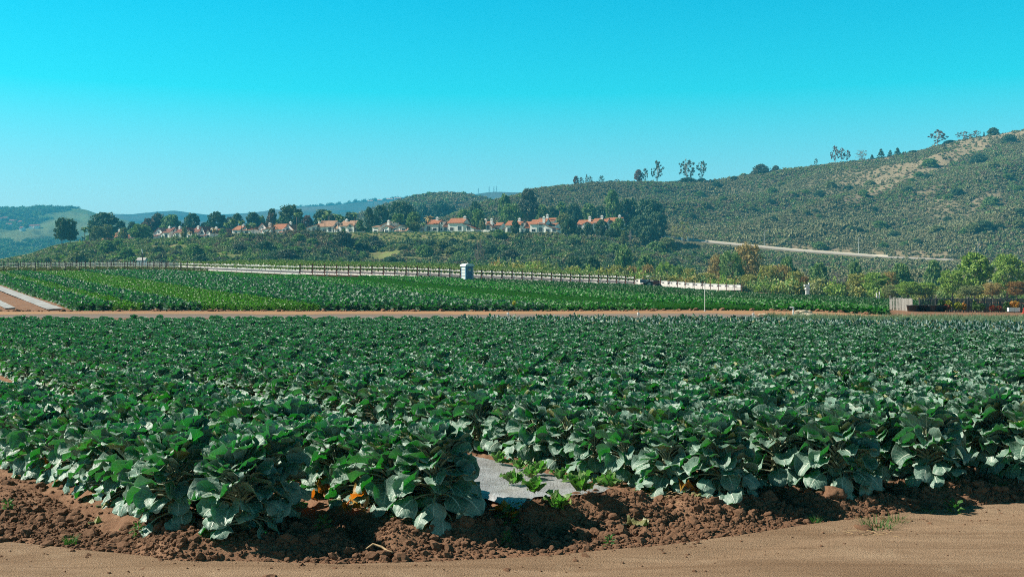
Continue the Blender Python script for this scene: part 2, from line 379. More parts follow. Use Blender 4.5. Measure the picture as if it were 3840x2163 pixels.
# farm track between the fields
track_m = terrain_mat('farm track earth', [(0.340, 0.200, 0.104), (0.281, 0.159, 0.081), (0.192, 0.126, 0.085)], 0.12, bmp=0.5, bdist=0.05, bsc=9, stretch=(0.12, 1.2, 1))
nt = track_m.node_tree; bs = nt.nodes['Principled BSDF']; lk = bs.inputs['Base Color'].links[0]; old = lk.from_socket
sp = nt.nodes.new('ShaderNodeSeparateXYZ'); nt.links.new(objco(nt), sp.inputs[0]); gv = mixc(nt, remap(nt, noise(nt, 2.5, 6, .7), .4, .65), (0.174, 0.144, 0.122), (0.122, 0.092, 0.074))
nt.links.new(mixc(nt, remap(nt, math_(nt, 'ADD', sp.outputs[1], noise(nt, .4, 3)), 73.4, 74.2, 1.0, 0.0), old, gv), bs.inputs['Base Color'])
TX, TY = np.meshgrid(np.concatenate([np.linspace(-130, 130, 240)]), np.linspace(66.7, 80.6, 20))
TZ = _ground(TX, TY) + 0.004 + (fbm(TX * .2, TY * .9, 9) - 0.5) * 0.03 + 0.10 * np.exp(-((TY - 73.5 - 0.6 * vnoise(TX * .2, 0 * TX, 2)) / 0.5) ** 2) * (vnoise(TX * .35, 0 * TX, 6) > 0.35)
o = link('farm_track', grid_mesh('farm_track', TX, TY, TZ, track_m)); tag(o, kind='structure')
# headland track in front of the strawberry rows
def head_line(x): return 172.0 + 0.577 * x
hs = np.linspace(50, 112, 90); hq = np.linspace(143.2, 149.0, 8); HS, HQ = np.meshgrid(hs, hq); HX, HY = from_fsq(HS, HQ)
o = link('headland_track', grid_mesh('headland_track', HX, HY, ground_z(HX, HY) + 0.05, track_m)); tag(o, kind='structure')

# ------------------------------------------------------------------ mesa, hills
def mcol(u, vt, vm=1003, yt=478.0): return K(u, (335, -6.0), (372, str(1030)), (430, str(vt * .42 + vm * .58 + 6)), (yt, str(vt)), (yt + 8, str(vt - 1.0)), (660, str(vt - 4.0)), (760, -10.0))
_mesa = sheet_fn([mcol(-900, 1030, 1040), mcol(-300, 1006, 1030), mcol(0, 975, 1020), mcol(110, 955, 1012), mcol(200, 924), mcol(265, 911), mcol(400, 904), mcol(550, 899), mcol(720, 895), mcol(900, 887), mcol(1000, 882), mcol(1150, 875), mcol(1350, 874),
    mcol(1740, 871), mcol(2100, 876), mcol(2240, 893), mcol(2400, 922), mcol(2560, 962), mcol(2750, 1000, 1045), mcol(3000, 1020, 1060), mcol(3900, 1050, 1080), mcol(5500, 1060, 1080)])
def mesa_z(x, y):
    e = sstep(372, 400, y) * (1 - sstep(466, 480, y))
    gul = fbm(x * 0.028, y * 0.006, 31, 3) - 0.5
    return _mesa(x, y) + e * (gul * 13 + (fbm(x * .08, y * .08, 33) - .5) * 3.0)
UU, YY = np.meshgrid(np.linspace(-900, 5000, 420), np.concatenate([np.linspace(335, 372, 8)[:-1], np.linspace(372, 490, 60)[:-1], np.linspace(490, 760, 24)]))
bluff_m = terrain_mat('bluff earth', [(.12, .125, .05), (.145, .185, .055), (.27, .19, .12)], 0.045, bmp=0.8, bdist=0.6, bsc=0.5)
o = link('mesa', grid_mesh('mesa', PX(UU, YY), YY, mesa_z(PX(UU, YY), YY), bluff_m)); tag(o, kind='structure')

RIDGE = ([1400, 1600, 1700, 1800, 1900, 2012, 2147, 2385, 2683, 2907, 3130, 3280, 3458, 3578, 3727, 3840, 4300, 5200], [900, 845, 805, 772, 744, 717, 702, 690, 679, 642, 615, 597, 567, 531, 506, 490, 455, 430])
ROADL = ([1400, 2480, 2540, 2832, 2981, 3280, 3398, 3563, 3900, 5200], [900, 890, 900, 928, 943, 965, 970, 977, 990, 1000])
ROADY = ([1400, 2540, 3280, 3563, 5200], [575, 560, 540, 520, 480])
def hcol(u):
    yr = np.interp(u, *ROADY); vr = np.interp(u, *ROADL); vd = np.interp(u, *RIDGE); yd = np.interp(u, [1400, 2100, 5200], [700, 860, 860])
    zr = PZ(vr, yr); zd = PZ(vd, yd); dip = -8 + 8 * float(sstep(2380, 2480, u))
    return (u, [(340, -9.0), (yr - 60, zr * 0.56 - 2), (yr - 5, zr + dip - 0.6), (yr - 4, zr + dip), (yr + 4, zr + dip), (yr + 60, zr + (zd - zr) * 0.20), (yr + (yd - yr) * 0.62, zr + (zd - zr) * 0.66), (yd - 25, zd - 3.2), (yd, zd), (yd + 40, zd - 1), (yd + 300, zd - 40)])
_hill = sheet_fn([hcol(u) for u in range(1400, 5201, 40)])
def hill_z(x, y):
    u = CX + F * x / np.maximum(y, 8); yr = np.interp(u, *ROADY); yd = np.interp(u, [1400, 2100, 5200], [700, 860, 860])
    e = sstep(yr + 8, yr + 70, y) * (1 - sstep(yd - 50, yd - 4, y)); e2 = sstep(350, 400, y) * (1 - sstep(yr - 30, yr - 6, y))
    a = x * 0.8 + y * 0.6; b = -x * 0.6 + y * 0.8
    sp = fbm(b * 0.013 + 3, a * 0.004, 41, 3) - 0.5
    return _hill(x, y) + e * (sp * 40 + (fbm(x * .035, y * .035, 43) - .5) * 5) + e2 * (fbm(x * .03, y * .03, 45) - .5) * 8
def open_grass(x, y):
    u = CX + F * x / np.maximum(y, 8); v = CY - (hill_z(x, y) - EYE) * F / y; yr = np.interp(u, *ROADY); a = -x * .6 + y * .8; b = x * .8 + y * .6
    pt = fbm(b * .012, a * .03, 77, 4); g = sstep(.44, .58, pt) * sstep(2850, 3350, u) * (1 - sstep(740, 860, v)) * .9
    g = np.maximum(g, .95 * np.exp(-((v - (600 + (3560 - u) * .42)) / 26) ** 2) * (u > 3150) * (u < 3640) * (v < 760)); g = np.maximum(g, .95 * np.exp(-((v - (530 - (u - 3560) * .12)) / 18) ** 2) * (u > 3500))
    return np.maximum(g, .9 * np.exp(-((y - yr - 12) / 8) ** 2) * (u > 2700) * (u < 3560) * (vnoise(u * .02, u * 0, 4) > .45))
UU, YY = np.meshgrid(np.concatenate([np.linspace(1400, 4000, 330)[:-1], np.linspace(4000, 5200, 40)]), np.concatenate([np.linspace(340, 500, 40)[:-1], np.linspace(500, 600, 60)[:-1], np.linspace(600, 900, 90)[:-1], np.linspace(900, 1160, 12)]))
hill_m, nt, bs, _ = nmat('dry grass hillside')
co = objco(nt); c = mixc(nt, remap(nt, noise(nt, 0.02, 6, 0.65, vec=co), 0.38, 0.62), (.125, .115, .068), (.10, .10, .058))
at = nt.nodes.new('ShaderNodeAttribute'); at.attribute_name = 'grass'
c = mixc(nt, at.outputs['Fac'], c, mixc(nt, remap(nt, noise(nt, 0.25, 5, 0.7, vec=objco(nt, (1, .3, .3))), 0.35, 0.65), (.29, .23, .155), (.20, .17, .105)))
nt.links.new(c, bs.inputs['Base Color']); bs.inputs['Roughness'].default_value = 1.0; bs.inputs['Specular IOR Level'].default_value = 0.05
bump(nt, noise(nt, 0.6, 6, 0.7, vec=co), 0.8, 0.6, bs)
o = link('hillside', grid_mesh('hillside', PX(UU, YY), YY, hill_z(PX(UU, YY), YY), hill_m)); tag(o, kind='structure')
at_ = o.data.attributes.new('grass', 'FLOAT', 'POINT'); at_.data.foreach_set('value', open_grass(PX(UU, YY), YY).astype(np.float32).ravel())
# road cut across the foot of the hill
ru = np.linspace(2478, 3575, 120); ry = np.interp(ru, *ROADY); conc_m = plain('pale concrete', (0.558, 0.495, 0.396), 0.8, 0.15, 0.5); asph_m = plain('hill road asphalt', (0.306, 0.279, 0.243), 0.9, 0.2, 0.6)
rows = [(-3.6, -.75), (-1.2, -.2), (1.2, .35), (3.4, .9)]
def road_surf(u, dy, dz): y = np.interp(u, *ROADY) + dy; return PX(u, y), y, _hill(PX(u, y - dy), y - dy) + dz
G = [road_surf(ru, *r) for r in rows]
o = link('hill_road', grid_mesh('hill_road', *[np.stack([g[k] for g in G]) for k in range(3)], asph_m)); tag(o, kind='structure')
G = [road_surf(np.linspace(2490, 3330, 90), *r) for r in [(3.3, .5), (3.45, .95), (4.5, 1.55), (4.8, 1.5), (4.85, .3)]]
tag(link('concrete_kerb', grid_mesh('concrete_kerb', *[np.stack([g[k] for g in G]) for k in range(3)], conc_m)), 'long low pale concrete kerb edging the road across the foot of the hill', 'kerb')

def silhouette_hill(name, sil, Yr, Yf, Yb, mat, vfoot=1075, amp=10, seed=50, nu=260, ny=60, bulge=0.55):
    us = np.linspace(sil[0][0], sil[0][-1], nu); t = np.linspace(0, 1.35, ny)
    UU, TT = np.meshgrid(us, t); YY = np.where(TT <= 1, Yf + (Yr - Yf) * TT, Yr + (Yb - Yr) * (TT - 1) / 0.35)
    zr = PZ(np.interp(us, *sil), Yr)[None, :]; zf = PZ(vfoot, Yf)
    Z = np.where(TT <= 1, zf + (zr - zf) * (TT ** 0.8 * bulge + TT * (1 - bulge)), zr - (zr - zf) * ((TT - 1) / 0.35) * 0.5)
    X = PX(UU, YY); e = np.sin(np.clip(TT, 0, 1) * math.pi) ** 0.7
    sc = 1.0 / (Yr * 0.045)
    Z = Z + e * amp * ((fbm(X * sc + YY * sc * .4, YY * sc * 0.55, seed, 4) - .5) * 2.4) + (fbm(X * sc * 6, YY * sc * 3, seed + 3, 3) - .5) * amp * 0.10
    o = link(name, grid_mesh(name, X, YY, Z, mat)); tag(o, kind='structure')
    return X, YY, Z
def far_mat(name, brush, grass, dry, sc, th=(0.46, 0.54), zlo=None, zhi=1):
    m, nt, bs, _ = nmat(name); co = objco(nt); st = objco(nt, (1, .45, 1.6))
    g = mixc(nt, remap(nt, noise(nt, sc * 0.8, 4, vec=co), 0.42, 0.6), grass, dry)
    nz = noise(nt, sc, 7, 0.62, vec=st, dist=0.6)
    if zlo is not None:                                 # brush keeps to the lower slopes
        sp = nt.nodes.new('ShaderNodeSeparateXYZ'); nt.links.new(co, sp.inputs[0]); nz = math_(nt, 'SUBTRACT', nz, remap(nt, sp.outputs[2], zlo, zhi, 0.0, 0.15))
    c = mixc(nt, remap(nt, nz, *th), g, brush)
    nt.links.new(c, bs.inputs['Base Color']); bs.inputs['Roughness'].default_value = 1.0; bs.inputs['Specular IOR Level'].default_value = 0.0
    bump(nt, noise(nt, sc * 14, 6, 0.7, vec=co), 1.0, 8.0, bs); return m
midm = far_mat('middle hill scrub', (0.060, 0.068, 0.036), (0.104, 0.096, 0.052), (0.128, 0.104, 0.064), 0.02, (0.35, 0.6))
MID = ([900, 1330, 1440, 1500, 1565, 1630, 1684, 1730, 1774, 1830, 1900, 1960, 2060], [930, 815, 772, 750, 731, 723, 722, 725, 733, 746, 772, 800, 850])
mid_grid = silhouette_hill('middle_hill', MID, 1150, 800, 1400, midm, 930, 9, 61)
leftm = far_mat('left hill pasture', (.025, .05, .03), (.085, .16, .06), (.13, .16, .08), 0.0042, (0.46, 0.54), 60, 190)
LEFT = ([-900, -300, 0, 100, 179, 268, 330, 358, 420, 520, 640, 800, 1000], [800, 776, 778, 778, 774, 775, 785, 796, 812, 838, 868, 915, 1000])
left_grid = silhouette_hill('left_hill', LEFT, 2400, 1250, 2900, leftm, 1060, 20, 71, bulge=0.2)
ridgem = far_mat('far ridge scrub', (0.022, 0.032, 0.018), (0.064, 0.068, 0.032), (0.128, 0.096, 0.056), 0.003, (0.36, 0.58))
FAR = ([-1200, -300, 200, 358, 492, 581, 656, 775, 894, 1014, 1133, 1252, 1342, 1431, 1520, 1640, 1720, 1789, 1850, 1950, 2012, 2200, 2600], [800, 800, 800, 799, 801, 792, 787, 803, 801, 787, 776, 769, 757, 751, 743, 736, 730, 725, 719, 721, 718, 722, 740])
far_grid = silhouette_hill('far_ridge', FAR, 3500, 2600, 4200, ridgem, 960, 30, 81)

# ------------------------------------------------------------------ haze: one box of even, thin air
HAZE = 2.1e-4
hz = MB(); hz.box((0, 2000, 124), (22600, 4900, 276))
hm = bpy.data.materials.new('haze air'); hm.use_nodes = True; nt = hm.node_tree; nt.nodes.remove(nt.nodes['Principled BSDF'])
pv = nt.nodes.new('ShaderNodeVolumePrincipled'); pv.inputs['Color'].default_value = (0.08, 0.62, 1.0, 1); pv.inputs['Density'].default_value = HAZE; pv.inputs['Anisotropy'].default_value = 0.0
nt.links.new(pv.outputs[0], nt.nodes['Material Output'].inputs['Volume'])
o = hz.build('haze', hm); tag(o, kind='stuff')
# ------------------------------------------------------------------ leaf shapes
def leaf_arrays(rng, L, Lp, Rw, tilt, curl, az, z0, r0=0.0, cup=0.35, crinkle=1.0, nt=7, nx=6, roll=0.0, shape=0.43, narrow=1.0, pet=0.011):
    """one stalked leaf leaving the stem at height z0 in direction az; returns blade (V, Q, UV) and stalk (V, Q)"""
    total = Lp + L; n = 5 + nt; ts = np.concatenate([np.linspace(0, Lp, 4)[:-1], Lp + L * (0.5 - 0.5 * np.cos(np.linspace(0, np.pi, nt)))])
    pitch = tilt - curl * (ts / total) ** 1.4; ds = np.diff(ts, prepend=0)
    y = np.cumsum(np.cos(pitch) * ds) + r0; z = np.cumsum(np.sin(pitch) * ds) + z0
    c, s = math.cos(az), math.sin(az)
    # blade
    b0 = 3; tb = (ts[b0:] - Lp) / L; xs = np.linspace(-1, 1, nx)
    tw = np.clip(tb, 0.02, 0.98) ** 0.9; w = Rw * narrow * np.maximum(4 * tw * (1 - tw), 0.0) ** shape; w[-1] *= 0.7; w[0] *= 0.5
    ph = rng.uniform(0, 6.28, 4)
    TT, XX = np.meshgrid(tb, xs, indexing='ij'); W = np.repeat(w[:, None], nx, 1)
    h = cup * W * XX ** 2 * (1 - 0.4 * TT) + crinkle * (0.018 * np.sin(TT * 17 - np.abs(XX) * 6 + ph[0]) * np.abs(XX) + 0.03 * XX ** 2 * np.sin(TT * 9 + ph[1] + 2.0 * np.sign(XX)) + 0.012 * np.sin(XX * 7 + TT * 5 + ph[2])) * (L / 0.24)
    px = XX * W; nyv = -np.sin(pitch[b0:])[:, None]; nzv = np.cos(pitch[b0:])[:, None]
    cr, sr = math.cos(roll), math.sin(roll); pxr = px * cr - h * sr; hr = px * sr + h * cr
    BY = y[b0:][:, None] + hr * nyv; BZ = z[b0:][:, None] + hr * nzv
    V = np.stack([c * BY - s * pxr, s * BY + c * pxr, BZ], -1).reshape(-1, 3)
    i = (np.arange(nt - 1)[:, None] * nx + np.arange(nx - 1)[None, :]).ravel(); Q = np.stack([i, i + 1, i + nx + 1, i + nx], -1)
    UV = np.stack([XX, TT], -1).reshape(-1, 2)
    # stalk: flat three-sided tube to the blade's first third
    k = b0 + 2; rad = np.linspace(pet, pet * 0.45, k); pv = []
    for a in (0.5, 2.6, 4.71):
        oy = np.sin(a) * rad; ox = np.cos(a) * rad * 1.3
        YY = y[:k] + oy * -np.sin(pitch[:k]) ; ZZ = z[:k] + oy * np.cos(pitch[:k]) - 0.004
        pv.append(np.stack([c * YY - s * ox, s * YY + c * ox, ZZ], -1))
    PV = np.stack(pv, 1).reshape(-1, 3); PQ = []
    for q in range(k - 1):
        for a in range(3): PQ.append((q * 3 + a, q * 3 + (a + 1) % 3, q * 3 + 3 + (a + 1) % 3, q * 3 + 3 + a))
    return V, Q, UV, PV, np.array(PQ)

def join(parts):
    Vs, Qs, Us = [], [], []; b = 0
    for V, Q, U in parts: Vs.append(V); Qs.append(Q + b); Us.append(U); b += len(V)
    return np.concatenate(Vs), np.concatenate(Qs), np.concatenate(Us)

def sprout_mesh(name, seed, mats, nleaf=84, nt=8, nx=8, H=0.47):
    rng = np.random.default_rng(seed); parts = []; mi = []
    for k in range(nleaf):
        f = k / (nleaf - 1); az = k * 2.39996 + rng.uniform(-.35, .35)
        z0 = 0.07 + (H - 0.07) * f ** 0.85; tilt = R(10 + 72 * f) + rng.uniform(-.22, .22); curl = R(97 - 70 * f ** .95) * rng.uniform(.5, 1.35)
        L = (0.125 + 0.045 * math.sin(f * 3.1)) * rng.uniform(.85, 1.15) * (1 - 0.35 * max(0, f - .75) / .25); Lp = (0.19 - 0.10 * f) * rng.uniform(.8, 1.25)
        V, Q, U, PV, PQ = leaf_arrays(rng, L, Lp, L * 0.56, tilt, curl, az, z0, 0.015, cup=rng.uniform(.25, .75) * (1 if f > .25 else -.6), crinkle=.75, nt=nt, nx=nx, roll=rng.uniform(-.55, .55))
        parts.append((V, Q, U)); mi += [0] * len(Q); parts.append((PV, PQ, np.zeros((len(PV), 2)))); mi += [1] * len(PQ)
    V, Q, U = join(parts); return npmesh(name, V, Q, mats, mi, smooth=True, uv=U)

leaf_m = brassica_mat('sprout leaf', (.075, .165, .118), (.215, .335, .275), (.54, .60, .50), (.012, .22, .008), 0.25)
stalk_m = plain('pale leaf stalk', (0.266, 0.296, 0.192), 0.5, 0.2)
stem_m = plain('woody sprout stem', (0.185, 0.200, 0.111), 0.7, 0.4, 12)
SPROUT = [sprout_mesh('foliage', 100 + i, [leaf_m, stalk_m]) for i in range(9)]
def stem_mesh(seed):
    rng = np.random.default_rng(seed); mb = MB()
    mb.tube([(0, 0, -0.06), (.01, 0, .12), (-.005, .01, .3), (0, 0, .46)], [.028, .024, .02, .012], 8)
    for k in range(26):
        a = k * 2.4; z = .06 + .3 * k / 26; r = rng.uniform(.012, .022); c = (math.cos(a) * .034, math.sin(a) * .034, z)
        mb.lathe([(0.001, -r), (r * .8, -r * .5), (r, 0), (r * .7, r * .6), (.001, r)], 6, c)
    return mb.mesh('stalk', stem_m, True)
STEM = [stem_mesh(s) for s in (1, 2)]

# ------------------------------------------------------------------ the near field: rows of Brussels sprouts
rng = np.random.default_rng(42)
plants = []                                           # (distance, x, y, row, place in row)
for ri, s in enumerate(ROWS):
    q = float(q_start(s)) + 0.32; n = 0
    if ri == MULCH_ROW: q = MULCH_END
    while True:
        w = (0.0 if n < 1 else 0.11 * (1 if n % 2 else -1)) * (2.4 if ri == 0 else 1)
        x, y = from_sq(s + w + rng.uniform(-.07, .07) - (0.075 * (q - 8.5) if ri == 0 and q < 18 else 0.7 if ri == 0 else 0), q)
        if y > FIELD_END - 0.5 or x < -40: break
        if y > 5: n += 1; plants.append((math.hypot(x, y), x, y, ri, n))
        q += rng.uniform(.24, .32)
ROWNAME = ['leftmost row', 'row left of the plastic sheet', 'row beyond the plastic sheet', 'first row right of the plastic sheet'] + ['%s row right of the plastic sheet' % ordinal(k) for k in range(2, 40)]
def in_frame(x, y, m=0.49): return abs(x) < m * y + 0.6
def is_kale(x, y): return (y > 46 + 4 * vnoise(x * .3, y * .3, 2) and x > 6 - (y - 46) * 0.8) or (y > 38 + 3 * vnoise(x * .4, y * .3, 3) and x > 16)
def is_onion(x, y): return y > 53.5 - max(0, (x - 15) * .45) and x > 13.5 and y > 46
vis = sorted([p for p in plants if in_frame(p[1], p[2])]); near = vis[:300]; nearset = {(p[3], p[4]) for p in near}
protos = []
for i in range(9):
    t = thing('brussels_sprout_plant', 'x', 'plant'); kid(link('foliage', SPROUT[i]), t); kid(link('stalk', STEM[i % 2]), t); protos.append(t)
usedp = set()
for d, x, y, ri, n in near:
    i = int(rng.integers(0, 9)); lab = 'Brussels sprout plant, %s back in the %s' % (ordinal(n), ROWNAME[ri])
    if n == 1: lab = 'Brussels sprout plant at the track end of the ' + ROWNAME[ri]
    z = float(ground_z(x, y)) - 0.02; s = rng.uniform(.96, 1.16) * (1.1 if n <= 2 else 1.0 if y < 13 else .93); rot = (rng.uniform(-.12, .12), rng.uniform(-.12, .12), rng.uniform(0, 6.28))
    g = 'Brussels sprout plants in rows in the near field'
    if i not in usedp: usedp.add(i); t = protos[i]; t['label'] = lab; t['group'] = g; t.location = (x, y, z); t.rotation_euler = rot; t.scale = (s, s, s)
    else: copy_tree(protos[i], (x, y, z), 0, lab, g, (s, s, s * rng.uniform(1.0, 1.15)), rot)
# all the plants beyond them
proto_set('sprout', [sprout_mesh('sprout', 300 + i, [leaf_m, stalk_m], 64, 7, 6) for i in range(6)])
def kale_mesh(name, seed, mats, nleaf=20):
    rng = np.random.default_rng(seed); parts = []; mi = []
    for k in range(nleaf):
        f = k / (nleaf - 1); az = k * 2.39996 + rng.uniform(-.35, .35)
        V, Q, U, PV, PQ = leaf_arrays(rng, .36 * rng.uniform(.8, 1.1), .12, .085, R(15 + 62 * f) + rng.uniform(-.15, .15), R(60 - 25 * f) * rng.uniform(.6, 1.3), az, .1 + .28 * f, .015, cup=-.5, crinkle=1.6, nt=7, nx=4, roll=rng.uniform(-.4, .4), shape=.4)
        parts.append((V, Q, U)); mi += [0] * len(Q); parts.append((PV, PQ, np.zeros((len(PV), 2)))); mi += [1] * len(PQ)
    V, Q, U = join(parts); return npmesh(name, V, Q, mats, mi, smooth=True, uv=U)
kale_m = brassica_mat('lacinato kale leaf', (0.070, 0.140, 0.122), (0.133, 0.217, 0.203), (0.252, 0.322, 0.294), (0.014, 0.154, 0.028), 0.25, 10.0)
proto_set('kale', [kale_mesh('kale', 400 + i, [kale_m, stalk_m]) for i in range(5)])
rest = [p for p in plants if (p[3], p[4]) not in nearset and in_frame(p[1], p[2], 0.62)]
A = np.array([(p[1], p[2]) for p in rest]); kk = np.array([is_kale(*p) for p in A]); oo = np.array([is_onion(*p) for p in A])
S_ = A[~kk & ~oo]; scat('brussels_sprout_field', 'sprout', S_[:, 0], S_[:, 1], ground_z(S_[:, 0], S_[:, 1]) - .02, rng, .72, .90, 'dense blue-green Brussels sprout plants filling the field beyond the nearest rows', 'crop', .14)
S_ = A[kk & ~oo]; S_ = np.concatenate([S_, S_ + rng.uniform(-.3, .3, S_.shape)]); scat('kale_field', 'kale', S_[:, 0], S_[:, 1], ground_z(S_[:, 0], S_[:, 1]) - .02, rng, .62, .8, 'upright grey-blue kale plants at the far right end of the near field', 'crop', .14)
# onion-like strip along the far right edge
def blade_mesh(name, seed, mat, n, h, w, spread, lean=0.5, seg=2):
    rng = np.random.default_rng(seed); V = []; Q = []
    for k in range(n):
        a = rng.uniform(0, 6.28); r = spread * math.sqrt(rng.random()); ln = rng.uniform(.1, 1) * lean; hh = h * rng.uniform(.65, 1.1); b = len(V); wa = rng.uniform(0, 6.28)
        for j in range(seg + 1):
            t = j / seg; ww = w * (1 - .75 * t); o = Vector((r * math.cos(a) + math.cos(a) * ln * hh * t * t, r * math.sin(a) + math.sin(a) * ln * hh * t * t, hh * (t - .25 * ln * t * t)))
            V += [o + Vector((math.cos(wa) * ww, math.sin(wa) * ww, 0)), o - Vector((math.cos(wa) * ww, math.sin(wa) * ww, 0))]
        for j in range(seg): Q.append((b + 2 * j, b + 2 * j + 1, b + 2 * j + 3, b + 2 * j + 2))
    return npmesh(name, np.array(V), np.array(Q), mat, smooth=True)
onion_m = foliage_mat('onion tops', (0.118, 0.185, 0.111), (0.178, 0.244, 0.148), (0.074, 0.207, 0.037), .25, .5)
proto_set('onion', [blade_mesh('onion', 500 + i, onion_m, 16, .62, .014, .10, .45, 3) for i in range(4)])
x = rng.uniform(12, 34, 9000); y = rng.uniform(46, 62, 9000); k = np.array([is_onion(*p) for p in zip(x, y)]) & (y < 60.2)
scat('onion_crop', 'onion', x[k], y[k], ground_z(x[k], y[k]), rng, .8, 1.15, 'strip of thin pale green onion tops along the field edge below the wooden fence', 'crop', .1)

# ------------------------------------------------------------------ far field: bands of crops along the rows
def tuft_mesh(name, seed, mat, n, L, W, tilt0, tilt1, z0, nt=3, nx=3, cup=.2, shape=.5):
    rng = np.random.default_rng(seed); parts = []
    for k in range(n):
        f = k / max(1, n - 1); V, Q, U, PV, PQ = leaf_arrays(rng, L * rng.uniform(.75, 1.15), L * .3, W, R(tilt0 + (tilt1 - tilt0) * f) + rng.uniform(-.2, .2), R(50) * rng.uniform(.3, 1.4), k * 2.39996 + rng.uniform(-.4, .4), z0 * f, .01, cup=cup, nt=nt, nx=nx, roll=rng.uniform(-.5, .5), shape=shape)
        parts.append((V, Q, U))
    V, Q, U = join(parts); return npmesh(name, V, Q, mat, smooth=True, uv=U)
coll_m = foliage_mat('collard leaf', (0.063, 0.130, 0.085), (0.126, 0.207, 0.155), (0.022, 0.192, 0.015), .3, .5, .3)
cel_m = foliage_mat('celery leaf', (0.052, 0.141, 0.015), (0.104, 0.222, 0.030), (0.074, 0.296, 0.015), .35, .45, .4)
car_m = foliage_mat('carrot top', (0.018, 0.085, 0.009), (0.037, 0.126, 0.015), (0.030, 0.222, 0.007), .35, .6, .2)
chd_m = foliage_mat('chard leaf', (0.037, 0.126, 0.037), (0.111, 0.222, 0.089), (0.037, 0.266, 0.015), .33, .5, .3)
bean_m = foliage_mat('low dark leaf', (0.030, 0.081, 0.030), (0.067, 0.133, 0.056), (0.022, 0.163, 0.015), .3, .45, .4)
proto_set('collard', [tuft_mesh('collard', 600 + i, coll_m, 15, .30, .13, 0, 75, .22, 4, 3, .4) for i in range(5)])
proto_set('celery', [tuft_mesh('celery', 620 + i, cel_m, 34, .22, .05, 20, 85, .28, 3, 2) for i in range(5)])
proto_set('carrot', [blade_mesh('carrot', 640 + i, car_m, 46, .34, .018, .16, .7) for i in range(4)])
proto_set('chard', [tuft_mesh('chard', 660 + i, chd_m, 15, .27, .09, 15, 80, .16, 4, 3, .4) for i in range(5)])
proto_set('bean', [tuft_mesh('bean', 680 + i, bean_m, 18, .18, .07, 0, 75, .2, 3, 3, .3) for i in range(4)])
def band(name, key, s0, s1, label, pitch, along, smin, smax, q1=None, hm=1.0):
    """rows from s0 to s1, each running away from the farm track"""
    X, Y = [], []
    for s in np.arange(s0 + pitch / 2, s1, pitch):
        q = np.arange(30, 215, along); q = q + rng.uniform(-.4, .4, len(q)) * along; x, y = from_fsq(s + rng.uniform(-.22, .22, len(q)) * pitch, q)
        end = (189 if s < 51.5 else 142.0) if q1 is None else q1
        edge = 81.4 + 0.5 * vnoise(x * .6, 0 * x, 13)
        k = (y > edge) & (q < end + 1.5 * vnoise(q * 0 + s, q * .0, 1)) & (np.abs(x) < .53 * y + 2) & ((CX + F * x / y < 3318 + 6 * vnoise(y * .7, y * 0, 3)) | (y > 101)); X.append(x[k]); Y.append(y[k])
    X = np.concatenate(X); Y = np.concatenate(Y)
    return scat(name, key, X, Y, ground_z(X, Y), rng, smin, smax, label, 'crop', .15, hm * .85, hm * 1.15)
band('collard_crop', 'collard', 12.7, 15.0, 'narrow dark collard strip beside the white plastic at the field\'s left edge', .62, .40, .95, 1.3)
band('celery_crop', 'celery', 15.0, 17.2, 'narrow bright celery strip between two dark collard strips at left', .55, .30, .85, 1.1)
band('collard_crop', 'collard', 17.2, 21.0, 'second dark collard strip from the left, between two bright celery strips', .62, .40, .95, 1.3)
band('celery_crop', 'celery', 21.0, 28.6, 'widest bright yellow-green celery strip crossing the left of the far field', .55, .30, .85, 1.1)
band('collard_crop', 'collard', 28.6, 43.2, 'wide glaucous collard strip in the middle of the far field', .66, .42, 1.0, 1.35)
band('chard_crop', 'chard', 43.2, 50.5, 'mid-green leafy crop strip right of the wide glaucous collard strip', .55, .36, .9, 1.2)
band('carrot_crop', 'carrot', 50.5, 57.4, 'smooth deep green carrot strip behind the white pole', .36, .26, .9, 1.15)
band('chard_crop', 'chard', 57.4, 70.0, 'bright leafy crop strip right of the smooth carrot strip', .6, .36, 1.05, 1.4)
band('bean_crop', 'bean', 70.0, 112.0, 'dull dark low crop at the right end of the far field', .6, .36, 1.0, 1.35, 165)
# ------------------------------------------------------------------ plastic mulch and lettuce seedlings
GZ = lambda x, y: float(ground_z(np.array([x]), np.array([y]))[0])
plas_m, nt, bs, _ = nmat('grey plastic film')
co = objco(nt); cs = objco(nt, (2.0, 0.8, 1))
nt.links.new(mixc(nt, remap(nt, noise(nt, 3, 6, .7, vec=co), .4, .66), (.34, .35, .36), (.19, .18, .175)), bs.inputs['Base Color']); bs.inputs['Roughness'].default_value = .33; bs.inputs['Specular IOR Level'].default_value = .6
bump(nt, math_(nt, 'ADD', noise(nt, 12, 5, .65, vec=cs, dist=1.0), math_(nt, 'MULTIPLY', noise(nt, 26, 2, .5, vec=cs, dist=2.0), .4)), .7, .022, bs)
def mulch(name, fs, s0, s1, q0, q1, ns, nq, mat, lift, wob, label, jag=0.0):
    S, Q = np.meshgrid(np.linspace(s0, s1, ns), np.linspace(q0, q1, nq))
    Q = Q + jag * (vnoise(S * 5, S * 0, 3) - .5) * (Q < q0 + .6)
    X, Y = fs(S, Q); Z = (ground_z(X, Y, False)) + lift + (fbm(X * 4, Y * 4, 14, 3) - .5) * wob
    return tag(link(name, grid_mesh(name, X, Y, Z, mat)), label, 'plastic sheet')
mulch('plastic_mulch', from_sq, 5.30, 6.50, 7.85, MULCH_END + .2, 26, 160, plas_m, .055, .03, 'wrinkled grey plastic sheet over the bed with small lettuce seedlings growing through it', .25)
white_m = plain('white plastic film', (.44, .43, .42), .5, .3, 1.6, c2=(.24, .21, .185))
mulch('plastic_mulch', from_fsq, 10.9, 12.1, 88.5, 165, 8, 80, white_m, .13, .05, 'long white plastic strip along the left edge of the far field')
